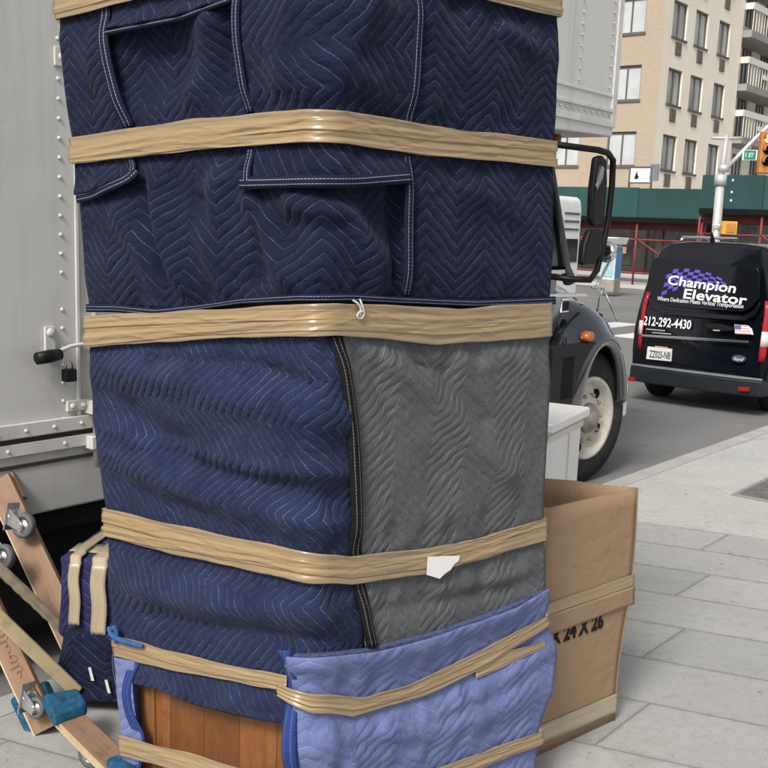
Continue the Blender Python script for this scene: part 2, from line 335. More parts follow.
def thing(name, label, cat, loc=(0, 0, 0), rotz=0., group=None, mat=None):
    o = bpy.data.objects.new(name, None); o.empty_display_size = .2; COL.objects.link(o)
    if mat is not None: o.matrix_world = mat
    else: o.location = tuple(loc); o.rotation_euler = (0, 0, rotz)
    o['_m'] = 1; del o['_m']
    return tag(o, label, cat, group)
def mloc(loc, rotz): return Matrix.Translation(Vector(tuple(loc))) @ Matrix.Rotation(rotz, 4, 'Z')
def text_mesh(body, size, name, mat, parent, M4, sx=1., bold=0., ext=.001, shear=0., align='LEFT', sp=1.):
    cu = bpy.data.curves.new('t', 'FONT'); cu.body = body; cu.size = size; cu.extrude = ext; cu.offset = bold; cu.shear = shear; cu.align_x = align; cu.space_character = sp
    cu.resolution_u = 3
    o = bpy.data.objects.new('t', cu); COL.objects.link(o); bpy.context.view_layer.update()
    me = bpy.data.meshes.new_from_object(o.evaluated_get(bpy.context.evaluated_depsgraph_get())); bpy.data.objects.remove(o); bpy.data.curves.remove(cu)
    me.transform(M4 @ Matrix.Diagonal((sx, 1, 1, 1))); me.name = name; me.materials.clear(); me.materials.append(mat)
    ob = bpy.data.objects.new(name, me); COL.objects.link(ob); ob.parent = parent; return ob

def ip(poly, x):
    p = np.array(poly, float); return np.interp(x, p[:, 0], p[:, 1])
_nd = [(rng.normal(size=2), rng.uniform(0, 6.28)) for _ in range(60)]
def nz(x, y, f, k0=0, k=8):                                   # smooth pseudo-noise about -1..1
    r = 0
    for d, p in _nd[k0:k0+k]: r = r+np.sin((x*d[0]+y*d[1])*f+p+1.3*np.sin((x*d[1]-y*d[0])*f*.6+p*2))
    return r/math.sqrt(k)/1.2

# ================================================================== THE WRAPPED CABINET
CC = gnd(302, 900)[:2]
aL = np.array([-math.sin(math.radians(55)), math.cos(math.radians(55))]); aR = np.array([math.sin(math.radians(50)), math.cos(math.radians(50))])
nL = np.array([-aL[1], aL[0]]); nR = np.array([aR[1], -aR[0]])
RAD = .045
def gfun(p):
    a = (p-CC)@nL; b = (p-CC)@nR; h = np.clip(.5+.5*(a-b)/RAD, 0, 1)
    return a*h+b*(1-h)+RAD*h*(1-h)*1., h
def tsurf(px, py):
    px = np.asarray(px, float); py = np.asarray(py, float); d = ray(px, py)
    # start from plane hits, then bisection on the smooth surface
    t0 = np.full(px.shape, 1.2); t1 = np.full(px.shape, 6.0)
    for _ in range(23):
        t = (t0+t1)/2; p = (OC+d*t[..., None])[..., :2]; g, _h = gfun(p); m = g > 0
        t0 = np.where(m, t, t0); t1 = np.where(m, t1, t)
    P = OC+d*((t0+t1)/2)[..., None]; g, h = gfun(P[..., :2])
    n = nL*h[..., None]+nR*(1-h[..., None]); n /= np.linalg.norm(n, axis=-1, keepdims=True)
    n3 = np.concatenate([n, np.zeros(n.shape[:-1]+(1,))], -1)
    s = np.where(h > .5, -((P[..., :2]-CC)@aL), (P[..., :2]-CC)@aR)
    s = h*(-((P[..., :2]-CC)@aL))+(1-h)*((P[..., :2]-CC)@aR)
    return P, n3, s, h
LEFT = [(-90, 54), (0, 63), (20, 64), (50, 66), (130, 75), (150, 78), (190, 80), (300, 90), (345, 92), (400, 95), (505, 108), (560, 112), (625, 116), (660, 118), (700, 122), (768, 127), (860, 132)]
RIGHT = [(-90, 556), (20, 553), (100, 552), (160, 549), (300, 546), (400, 546), (480, 541), (540, 541), (585, 543), (600, 546), (618, 541), (640, 550), (655, 552), (690, 547), (720, 537), (768, 531), (860, 522)]
TAPES = {  # top edge, bottom edge
 'T1L': ([(55, 0), (63, -6), (150, -22), (310, -62)], [(55, 24), (63, 22), (150, 0), (310, -34)]),
 'T1R': ([(310, -62), (420, -40), (560, -6)], [(310, -34), (420, -14), (500, 8), (560, 20)]),
 'T2': ([(70, 140), (120, 132), (200, 120), (310, 111), (340, 112), (420, 125), (560, 142)], [(70, 165), (120, 160), (200, 151), (310, 143), (340, 144), (420, 155), (560, 167)]),
 'T3': ([(85, 316), (120, 314), (200, 310), (330, 303), (370, 304), (450, 307), (560, 301)], [(85, 347), (140, 343), (240, 337), (330, 335), (370, 337), (430, 343), (500, 340), (560, 334)]),
 'T4': ([(100, 505), (160, 518), (240, 535), (320, 552), (345, 554), (420, 546), (480, 534), (560, 510)], [(100, 531), (160, 547), (240, 565), (310, 580), (345, 582), (420, 571), (480, 557), (560, 532)]),
 'T5L': ([(110, 633), (150, 641), (200, 655), (292, 674)], [(110, 652), (150, 662), (200, 672), (292, 689)]),
 'T5R': ([(284, 681), (310, 690), (358, 694), (400, 682), (436, 665), (500, 634), (560, 602)], [(284, 692), (310, 708), (346, 713), (416, 692), (479, 665), (541, 624), (560, 612)]),
 'T5B': ([(470, 667), (500, 649), (541, 638)], [(470, 676), (500, 664), (535, 646), (541, 643)]),
 'T6L': ([(120, 731), (190, 748), (250, 765), (295, 778)], [(120, 751), (190, 768), (250, 785), (295, 798)]),
 'T6R': ([(290, 782), (360, 784), (416, 768), (531, 728), (545, 722)], [(290, 802), (360, 806), (460, 770), (533, 741), (545, 736)]),
}
def cinch(px, py):
    c = np.zeros(px.shape)
    for k in ('T1L', 'T1R', 'T2', 'T3', 'T4', 'T5L', 'T5R', 'T6L', 'T6R'):
        t, b = TAPES[k]; lo, hi = t[0][0], t[-1][0]
        m = (px >= lo-2) & (px <= hi+2)
        y0 = ip(t, px); y1 = ip(b, px); dd = np.maximum(np.maximum(y0-py, py-y1), 0)
        c = np.maximum(c, np.where(m, np.exp(-(dd/20.)**2), 0))
    return c
def ridge(px, py, pts, w, amp, sharp=2.):                     # soft fold along a pixel polyline
    best = np.full(px.shape, 1e9); amp = amp*1.9
    for (x0, y0), (x1, y1) in zip(pts[:-1], pts[1:]):
        dx, dy = x1-x0, y1-y0; t = np.clip(((px-x0)*dx+(py-y0)*dy)/(dx*dx+dy*dy), 0, 1)
        best = np.minimum(best, np.hypot(px-x0-t*dx, py-y0-t*dy))
    return amp*np.exp(-(best/w)**sharp)
def d_upper(px, py):
    d = .010*nz(px/60, py/60, 1.5)+.005*nz(px/25, py/25, 1.5, 8)
    for pts, w, a in [([(158, 165), (172, 230), (196, 305)], 13, .030), ([(145, 175), (160, 240), (178, 300)], 8, -.018), ([(215, 20), (205, 70), (190, 118)], 16, .022), ([(238, 10), (225, 120)], 10, -.012),
                      ([(255, 200), (275, 250), (310, 305)], 10, .018), ([(300, 205), (345, 215), (370, 260), (376, 300)], 12, .020), ([(120, 210), (150, 260), (165, 300)], 9, .012), ([(95, 200), (110, 260)], 14, .012), ([(225, 165), (215, 240), (235, 300)], 13, .016),
                      ([(205, 200), (230, 270), (250, 305)], 8, -.012), ([(500, 30), (548, 60)], 14, .016), ([(470, 190), (545, 240)], 16, .012), ([(440, 170), (420, 300)], 22, .008), ([(95, 60), (120, 120)], 12, .012), ([(75, 50), (100, 100)], 7, -.012),
                      ([(150, 70), (225, 60)], 38, -.018), ([(395, 185), (400, 300)], 9, -.020), ([(262, 175), (262, 300)], 8, -.010)]:
        d = d+ridge(px, py, pts, w, a)
    return d
def d_lowleft(px, py):
    d = .007*nz(px/60, py/40, 1.5, 16)+.0045*nz(px/22, py/14, 1.3, 24)
    for pts, w, a in [([(100, 360), (160, 372), (230, 395), (330, 420)], 18, .020), ([(105, 395), (150, 425), (215, 470), (330, 500)], 15, -.020), ([(110, 450), (170, 480), (240, 505), (330, 525)], 13, .016), ([(160, 360), (250, 360), (310, 385)], 8, -.012),
                      ([(100, 420), (140, 440), (200, 450)], 7, .010), ([(200, 455), (270, 470), (335, 470)], 10, .013), ([(120, 480), (180, 515)], 8, -.010), ([(240, 520), (330, 545)], 9, .010), ([(110, 575), (200, 600), (320, 610)], 14, .016), ([(120, 610), (210, 628), (320, 640)], 9, -.012), ([(140, 650), (220, 690), (290, 700)], 12, .012), ([(290, 350), (335, 460)], 9, -.008)]:
        d = d+ridge(px, py, pts, w, a)
    return d*.78
def d_grey(px, py):
    d = .006*nz(px/60, py/60, 1.5, 32)+.003*nz(px/25, py/25, 1.5, 40)
    for pts, w, a in [([(372, 345), (420, 390), (470, 445), (500, 470)], 13, .024), ([(390, 345), (440, 370), (480, 420)], 9, -.014), ([(430, 345), (480, 365), (500, 350)], 10, .012), ([(355, 345), (390, 420), (430, 470)], 10, -.010), ([(500, 345), (545, 380)], 12, .012),
                      ([(440, 585), (500, 575), (540, 560)], 8, .012), ([(370, 610), (440, 600), (540, 580)], 8, -.008), ([(500, 555), (542, 550)], 6, .012)]:
        d = d+ridge(px, py, pts, w, a)
    return d*.6
def d_lblue(px, py):
    d = .006*nz(px/60, py/60, 1.5, 44)+.003*nz(px/25, py/25, 1.5, 50)
    for pts, w, a in [([(300, 660), (420, 640), (540, 598)], 16, .018), ([(430, 700), (500, 670), (545, 645)], 10, .014), ([(330, 730), (440, 720), (530, 690)], 20, .012), ([(350, 740), (420, 745)], 10, -.010), ([(440, 715), (480, 700), (545, 660)], 7, -.008), ([(545, 640), (548, 690)], 10, .010)]:
        d = d+ridge(px, py, pts, w, a)
    return d*.65
tower = thing('wrapped_cabinet', 'tall wooden cabinet wrapped in navy, grey and light blue blankets with brown tape bands', 'cabinet', (CC[0], CC[1], 0))
TINV = Matrix.Translation(Vector((-CC[0], -CC[1], 0)))
a3L = np.append(aL, 0); a3R = np.append(aR, 0)
def sheet(name, mat, xl, xr, yt, yb, disp, off, step=4., wrapL=0., wrapR=0., parent=tower, cin=1., under=0., uvrot=0., puffy=True, uvoff=(0, 0)):
    xl_f = (lambda y: ip(xl, y)) if isinstance(xl, list) else (lambda y: np.full(np.shape(y), float(xl)))
    xr_f = (lambda y: ip(xr, y)) if isinstance(xr, list) else (lambda y: np.full(np.shape(y), float(xr)))
    pr = np.array(yt+yb); W = pr[:, 0].max()-pr[:, 0].min(); Hh = pr[:, 1].max()-pr[:, 1].min()
    na = max(3, int(W/step)); nb = max(3, int(Hh/step)); a, b = np.meshgrid(np.linspace(0, 1, na), np.linspace(0, 1, nb))
    y = np.full(a.shape, pr[:, 1].mean())
    for _ in range(4):
        x = xl_f(y)*(1-a)+xr_f(y)*a; y = ip(yt, x)*(1-b)+ip(yb, x)*b
    P, n, s, h = tsurf(x, y); c = cinch(x, y)*cin
    d = off*(1-c)+under*c+disp(x, y)*(1-c) if disp else np.full(x.shape, off)*(1-c)+under*c
    d = d+.0065*4*c*(1-c)*(nz(x/7., y/30., 1.2, 14)-.2)
    ef = np.clip(np.minimum(x-ip(LEFT, y), ip(RIGHT, y)-x)/45., 0, 1); ef = .30+.70*ef*ef*(3-2*ef); d = np.where(c < .3, d, d); d = under+(d-under)*ef if (wrapL or wrapR) else d
    dmin = under*.5
    d = np.maximum(d, np.where(c > .3, dmin, -.03))
    Q = P+n*d[..., None]; UV = np.stack([s+uvoff[0], P[..., 2]+uvoff[1]], -1)
    def wrap(edge, nrm, dirv, L, k):
        cols = []; uvs = []; st = np.array([.006, .016, .032, .06, .1, .2, .35, .5]); st = list(st[st < L])+[L]
        for q in st:
            inw = .028*(1-math.exp(-q/.02))
            cols.append(Q[:, edge]+dirv*q - nrm[:, edge]*0 + k*inw*.35); uvs.append(UV[:, edge]+np.array([(-1 if edge == 0 else 1)*q, 0]))
        return cols, uvs
    if wrapL:
        cs, us = wrap(0, n, a3R, wrapL, a3L); Q = np.concatenate([np.stack(cs[::-1], 1), Q], 1); UV = np.concatenate([np.stack(us[::-1], 1), UV], 1)
    if wrapR:
        cs, us = wrap(-1, n, a3L, wrapR, a3R); Q = np.concatenate([Q, np.stack(cs, 1)], 1); UV = np.concatenate([UV, np.stack(us, 1)], 1)
    return MB().grid(Q).build(name, mat, parent, smooth=True, uv=UV.reshape(-1, 2), solid=.004, inv=TINV)
def ribbon(name, mat, pts, wpx, off, parent, arch=.006, disp=None, n=None, cin=1., under=.010, ncross=7):
    p = np.array(pts, float); seg = np.r_[0, np.cumsum(np.hypot(*np.diff(p, axis=0).T))]; n = n or max(8, int(seg[-1]/4))
    tt = np.linspace(0, seg[-1], n); xs = np.interp(tt, seg, p[:, 0]); ys = np.interp(tt, seg, p[:, 1])
    for _ in range(2):
        xs[1:-1] = (xs[:-2]+2*xs[1:-1]+xs[2:])/4; ys[1:-1] = (ys[:-2]+2*ys[1:-1]+ys[2:])/4
    tx = np.gradient(xs); ty = np.gradient(ys); l = np.hypot(tx, ty); nx, ny = -ty/l, tx/l
    w = np.interp(tt/seg[-1], np.linspace(0, 1, len(wpx)), wpx) if isinstance(wpx, (list, tuple)) else np.full(n, float(wpx))
    k = np.linspace(-.5, .5, ncross); X = xs[:, None]+nx[:, None]*w[:, None]*k; Y = ys[:, None]+ny[:, None]*w[:, None]*k
    P, nn, s, h = tsurf(X, Y); c = cinch(X, Y)*cin
    d = off+arch*(1-(2*np.abs(k))**4)[None, :]*np.ones((n, 1)); dd = disp(X, Y) if disp else 0
    ef = np.clip(np.minimum(X-ip(LEFT, Y), ip(RIGHT, Y)-X)/45., 0, 1); ef = .30+.70*ef*ef*(3-2*ef)
    d = (d+dd)*(1-c)+under*c; d = under+(d-under)*ef
    Q = P+nn*d[..., None]; mm = np.r_[0, np.cumsum(np.linalg.norm(np.diff(Q[:, ncross//2], axis=0), axis=1))]
    UV = np.stack([np.repeat(mm[:, None], ncross, 1), np.repeat((k+.5)[None], n, 0)], -1)
    return MB().grid(Q).build(name, mat, parent, smooth=True, uv=UV.reshape(-1, 2), solid=.005, inv=TINV)
WR = [(rng.uniform(60, 560), rng.uniform(0, 1), rng.normal()*.22, rng.uniform(.7, 1.6), rng.uniform(14, 60), rng.uniform(.0006, .0019)*rng.choice([1, 1, -1])) for _ in range(70)]
def tape(key, wrapL=0., wrapR=0., off=.017, label=None, mat='tape', xl=None, xr=None):
    t, b = TAPES[key]; yt = [(x, y) for x, y in t]; yb = [(x, y) for x, y in b]
    def dsp(x, y):
        y0, y1 = ip(t, x), ip(b, x); v = (y-y0)/np.maximum(y1-y0, 1)
        return .0009*np.sin(v*19+1.6*nz(x/120, v*.5, 1.2, 5))+.0003*np.sin(v*43+1.5*nz(x/90, v, 1., 2))+.0022*nz(x/45, y/45, 1.2, 20)+.003*np.maximum(0, nz(x/26, y/60+x/50, 1.3, 40)-.6)+sum(am*np.exp(-(((v-v0)*24-(x-xc)*sl)/wd)**2-((x-xc)/ln)**2) for xc, v0, sl, wd, ln, am in WR)
    x0, x1 = max(t[0][0], b[0][0]), min(t[-1][0], b[-1][0])
    XL = xl or x0; XR = xr or x1
    pr = np.array(t+b); step = 2.2; na = int((x1-x0)/step); nb = 21
    a, bb = np.meshgrid(np.linspace(0, 1, na), np.linspace(0, 1, nb)); y = np.full(a.shape, pr[:, 1].mean())
    xlf = (lambda yy: ip(XL, yy)) if isinstance(XL, list) else (lambda yy: XL); xrf = (lambda yy: ip(XR, yy)) if isinstance(XR, list) else (lambda yy: XR)
    for _ in range(3):
        x = xlf(y)*(1-a)+xrf(y)*a; y = ip(yt, x)*(1-bb)+ip(yb, x)*bb+(bb*0)
    y = y+np.where(bb < .01, 1, 0)*.9*nz(x/18, 0, 1., 30)+np.where(bb > .99, 1, 0)*.9*nz(x/18, 3., 1., 34)
    P, n, s, h = tsurf(x, y); Q = P+n*(off+dsp(x, y))[..., None]; UV = np.stack([s, P[..., 2]+.15*s], -1)
    UV = np.stack([s, bb*.09+hash(key) % 7*0], -1)
    for edge, wl, dv, kv, sg in ((0, wrapL, a3R, a3L, -1), (-1, wrapR, a3L, a3R, 1)):
        if not wl: continue
        st = [.01, .03, .06, .15, .3, wl]; cs = [Q[:, edge]+dv*q+kv*.006*(1-math.exp(-q/.02)) for q in st]; us = [UV[:, edge]+np.array([sg*q, 0]) for q in st]
        if edge == 0: Q = np.concatenate([np.stack(cs[::-1], 1), Q], 1); UV = np.concatenate([np.stack(us[::-1], 1), UV], 1)
        else: Q = np.concatenate([Q, np.stack(cs, 1)], 1); UV = np.concatenate([UV, np.stack(us, 1)], 1)
    o = MB().grid(Q).build('tape_band', MT[mat], tower, smooth=True, uv=UV.reshape(-1, 2), solid=.0008, inv=TINV)
    if label: o['label'] = label
    # the wrap goes round more than once: narrower layers lie slantwise over the first
    for (f0, f1, g0, g1) in LAYERS.get(key, ()):
        A_ = np.linspace(0, 1, a.shape[1])[None]; lo = f0+(f1-f0)*A_; hi = g0+(g1-g0)*A_; sub = np.linspace(0, 1, 13)[:, None]; tt = lo+(hi-lo)*sub
        xx = np.repeat(x[:1], 13, 0)*1.; yy = ip(yt, xx)*(1-tt)+ip(yb, xx)*tt+.5*nz(xx/20, tt*3, 1., 9)
        P2, n2_, s2_, _h = tsurf(xx, yy); Q2 = P2+n2_*(off+.0022+dsp(xx, yy)+.0008*np.sin(sub*9+xx/25))[..., None]
        MB().grid(Q2).build('tape_layer', MT[mat], o, smooth=True, uv=np.stack([s2_+1.7, sub*.05+.022+0*s2_], -1).reshape(-1, 2), solid=.0005, inv=TINV)
    return o
LAYERS = {'T2': [(.35, .05, .80, .42), (.62, .70, .97, 1.02)], 'T3': [(.02, .30, .38, .62), (.55, .42, .95, .70)], 'T4': [(.10, .45, .50, .98), (.65, .05, 1.0, .35)], 'T5R': [(.2, .45, .6, .95)], 'T1L': [(.4, .2, .8, .6)], 'T1R': [(.3, .5, .7, .9)], 'T6R': [(.1, .4, .5, .9)], 'T5L': [(.1, .5, .5, .95)]}
# --- cabinet body
P0c = CC+ (-nL-nR)*.0
inL, inR = .60, .66
def quad(ins, l0, r0):
    c = CC-(nL+nR)/np.linalg.norm(nL+nR)*ins*1.25
    return [tuple(c), tuple(c+aR*r0), tuple(c+aR*r0+aL*l0), tuple(c+aL*l0)]
body = MB().prism(quad(.045, .60, .70), .012, 2.42, 'z').build('cabinet_body', MT['wood'], tower, bevel=.004, inv=TINV); body['label'] = 'bare brown wooden side panel'
def on_left(px, py, off):                                     # point on the cabinet's left face, off metres out of it
    c = CC-(nL+nR)/np.linalg.norm(nL+nR)*.045*1.25+nL*off
    return onpl(px, py, (c[0], c[1], 0), np.append(nL, 0))
st_ = []
for (x0, x1) in ((139, 153),):
    top0, top1 = on_left(x0, 672, .008), on_left(x1, 672, .008); b0, b1 = on_left(x0+4, 800, .008), on_left(x1+4, 800, .008)
    b0[2] = b1[2] = .012; q = np.append(nL, 0)*.012
    m = MB().add([top0, top1, b1, b0, top0-q, top1-q, b1-q, b0-q], [(0, 1, 2, 3), (7, 6, 5, 4), (0, 4, 5, 1), (1, 5, 6, 2), (2, 6, 7, 3), (3, 7, 4, 0)])
    m.build('stile', MT['stile'], tower, bevel=.002, inv=TINV)
top_, bot_ = on_left(147, 762, .006), on_left(300, 800, .006)
# --- blankets
up = sheet('navy_blanket', MT['navy'], LEFT, RIGHT, [(40, -88), (560, -88)], [(80, 306), (120, 306), (200, 309), (260, 302), (345, 300), (450, 302), (560, 300)], d_upper, .008, 3., .55, .6)
up['label'] = 'upper navy quilted blanket with hanging flaps'
# hem of the upper blanket
ribbon('hem_binding', MT['bind_navy'], [(90, 308), (120, 308), (160, 312), (205, 307), (245, 301), (300, 298), (345, 297), (400, 300), (470, 303), (552, 300)], [8, 8, 6, 8, 9, 8, 8, 8], .016, up, cin=.15, under=.012)
def fl(x, y): return .006*nz(x/40, y/40, 1.5, 12)
f1 = sheet('blanket_flap', MT['navy'], LEFT, [(-90, 100), (0, 103), (15, 108), (60, 117), (125, 132), (160, 138), (178, 142)], [(50, -60), (150, -60)], [(70, 197), (100, 192), (120, 184), (145, 172)], lambda x, y: d_upper(x, y)*.5+fl(x, y)+ridge(x, y, [(85, 194), (110, 186), (142, 172)], 12, .014), .028, 3., .2, 0, under=.009, uvoff=(.06, .02))
f2 = sheet('blanket_flap', MT['navy_flap'], [(-90, 242), (0, 246), (110, 254), (185, 258)], [(-90, 413), (0, 412), (120, 404), (185, 401)], [(240, -60), (420, -60)], [(240, 186), (300, 187), (340, 184), (410, 181)], lambda x, y: fl(x, y)+ridge(x, y, [(258, 184), (330, 184), (402, 180)], 10, .002)+ridge(x, y, [(300, 10), (290, 100)], 14, .010)+ridge(x, y, [(360, 0), (340, 60), (370, 110)], 13, .010), .028, 3., under=.009)
f3 = sheet('blanket_flap', MT['navy'], [(-90, 412), (0, 412), (120, 405), (170, 402), (296, 402)], RIGHT, [(400, -70), (570, -70)], [(395, 297), (460, 299), (560, 297)], lambda x, y: d_upper(x, y)*.6+fl(x, y), .018, 3., 0, .3, under=.009, uvoff=(.1, .01))
f4 = sheet('blanket_flap', MT['navy'], 116, 252, [(110, -30), (260, -65)], [(112, 33), (150, 27), (190, 19), (250, -3)], lambda x, y: fl(x, y)+ridge(x, y, [(118, 33), (180, 20), (250, -3)], 10, .012), .028, 3., under=.009)
for f, pts, w in ((f1, [(106, -12), (110, 14), (118, 60), (125, 95), (133, 128)], 11), (f1, [(82, 198), (100, 195), (120, 187), (138, 179), (143, 170)], 11),
                  (f1, [(134, 158), (139, 166), (140, 178)], 6), (f2, [(246, -4), (249, 50), (254, 113)], 9), (f2, [(255, 150), (256, 168), (258, 186)], 8), (f2, [(252, 184), (300, 183), (350, 181), (401, 177)], 13), (f3, [(413, -8), (409, 60), (404, 124)], 11), (f3, [(403, 156), (402, 220), (401, 294)], 10), (f4, [(116, 33), (150, 27), (190, 19), (246, -2)], 11)):
    ribbon('binding', MT['bind_navy'], pts, w, .033 if f is not f3 else .025, f, cin=.8, disp=lambda x, y: fl(x, y)*.6+(.008 if f in (f1, f2, f4) else .004), under=.011)
# small tuft of crushed cloth showing below the top tape
# --- lower left navy, grey, light blue
low = sheet('navy_blanket', MT['navy_side'], LEFT, [(330, 337), (440, 345), (550, 352), (640, 360), (730, 362)], [(80, 340), (200, 336), (345, 330)], [(110, 670), (140, 683), (165, 688), (205, 703), (250, 715), (295, 724), (365, 722)], d_lowleft, .014, 3., .55, 0, under=.004)
low['label'] = 'lower navy quilted blanket with sideways stitching'
gr = sheet('grey_blanket', MT['grey'], [(325, 336), (440, 348), (550, 354), (650, 362)], RIGHT, [(330, 330), (560, 328)], [(350, 648), (365, 645), (430, 636), (490, 618), (560, 596)], d_grey, .013, 3., 0, .55, under=.006)
gr['label'] = 'grey quilted blanket on the right side'
ribbon('binding', MT['bind_black'], [(333, 336), (339, 370), (347, 430), (350, 490), (352, 550), (357, 590), (361, 620), (366, 643)], [13, 12, 12, 13, 12, 12, 11, 11], .026, gr, arch=.009, under=.013)
lb = sheet('light_blue_blanket', MT['lblue'], [(640, 293), (700, 296), (768, 297), (850, 296)], RIGHT, [(285, 652), (330, 650), (362, 646), (390, 640), (430, 630), (480, 613), (520, 598), (540, 589), (560, 586)], [(285, 838), (310, 846), (560, 790)], d_lblue, .024, 3., 0, .6, under=.010)
lb['label'] = 'light blue quilted blanket round the lower right'
# rounded top edge roll of the light blue blanket and its dark left binding
ribbon('top_roll', MT['lblue'], [(296, 655), (330, 653), (365, 649), (430, 633), (480, 616), (520, 601), (544, 591)], 8, .018, lb, arch=.014, cin=.2)
ribbon('binding', MT['bind_blue'], [(292, 646), (294, 670), (294, 700), (296, 730), (295, 768), (294, 840)], [12, 12, 10, 13, 13, 13], .034, lb, arch=.010, under=.012)
lb2 = sheet('light_blue_blanket', MT['lblue'], LEFT, [(640, 140), (680, 137), (720, 140), (740, 146), (768, 141), (860, 140)], [(105, 654), (150, 662)], [(110, 845), (150, 845)], lambda x, y: .004*nz(x/20, y/20, 1.2, 30), .020, 3., .4, 0, under=.010)
lb2['label'] = 'narrow light blue blanket edge on the left corner'
ribbon('binding', MT['bind_blue'], [(140, 657), (134, 672), (131, 690), (134, 712), (143, 735), (141, 752), (138, 772), (138, 845)], [9, 9, 9, 10, 9, 9, 9], .036, lb2, arch=.008, under=.012)
# --- tape
tape('T1L', wrapL=.5, off=.030, xl=LEFT, label='topmost tape band on the left side'); tape('T1R', wrapR=.5, off=.030, xr=RIGHT, label='topmost tape band on the right side')
tape('T2', .6, .65, off=.024, xl=LEFT, xr=RIGHT); tape('T3', .6, .65, off=.024, xl=LEFT, xr=RIGHT); tape('T4', .6, .65, off=.022, xl=LEFT, xr=RIGHT)
tape('T5L', .5, 0, off=.018, xl=LEFT); tape('T5R', 0, .5, off=.026, xr=RIGHT); tape('T5B', 0, 0, off=.024)
tape('T6L', .5, 0, off=.026, xl=LEFT); tape('T6R', 0, .5, off=.028, xr=RIGHT)
# --- torn paper label, knotted string, blue cord
pp = [(421, 554), (453, 553), (452, 558), (447, 562), (444, 567), (438, 571), (433, 576), (420, 572)]
P, n, s, h = tsurf(np.array([p[0] for p in pp]), np.array([p[1] for p in pp])); Q = P+n*.0275
o = MB().add([tuple(q) for q in Q]+[tuple(q-nn*.001) for q, nn in zip(Q, n)], [tuple(range(8)), tuple(range(15, 7, -1))]+[(i, (i+1) % 8, 8+(i+1) % 8, 8+i) for i in range(8)]).build('paper_label', MT['paper'], tower, inv=TINV); o['label'] = 'torn white paper patch stuck to the tape'
def ts(px, py, off):
    P, n, s, h = tsurf(np.array([float(px)]), np.array([float(py)])); return P[0]+n[0]*off
m = MB()
m.cord([ts(345, 299, .03), ts(349, 302, .036), ts(352, 308, .036), ts(351, 314, .034)], .0026, 8).cord([ts(352, 298, .03), ts(353, 304, .036), ts(356, 312, .034), ts(353, 318, .033), ts(348, 316, .034), ts(349, 311, .036), ts(354, 310, .035)], .0026, 8)
m.build('string_knot', MT['string'], tower, smooth=True, inv=TINV)
m = MB().cord([ts(117, 624, .03), ts(121, 632, .034), ts(128, 636, .034), ts(140, 640, .033), ts(151, 643, .03)], [.006, .009, .008, .008, .005], 8).cord([ts(118, 632, .03), ts(123, 622, .034), ts(127, 630, .036), ts(124, 639, .032)], .007, 8)
m.build('blue_cord', MT['rope'], tower, smooth=True, inv=TINV)

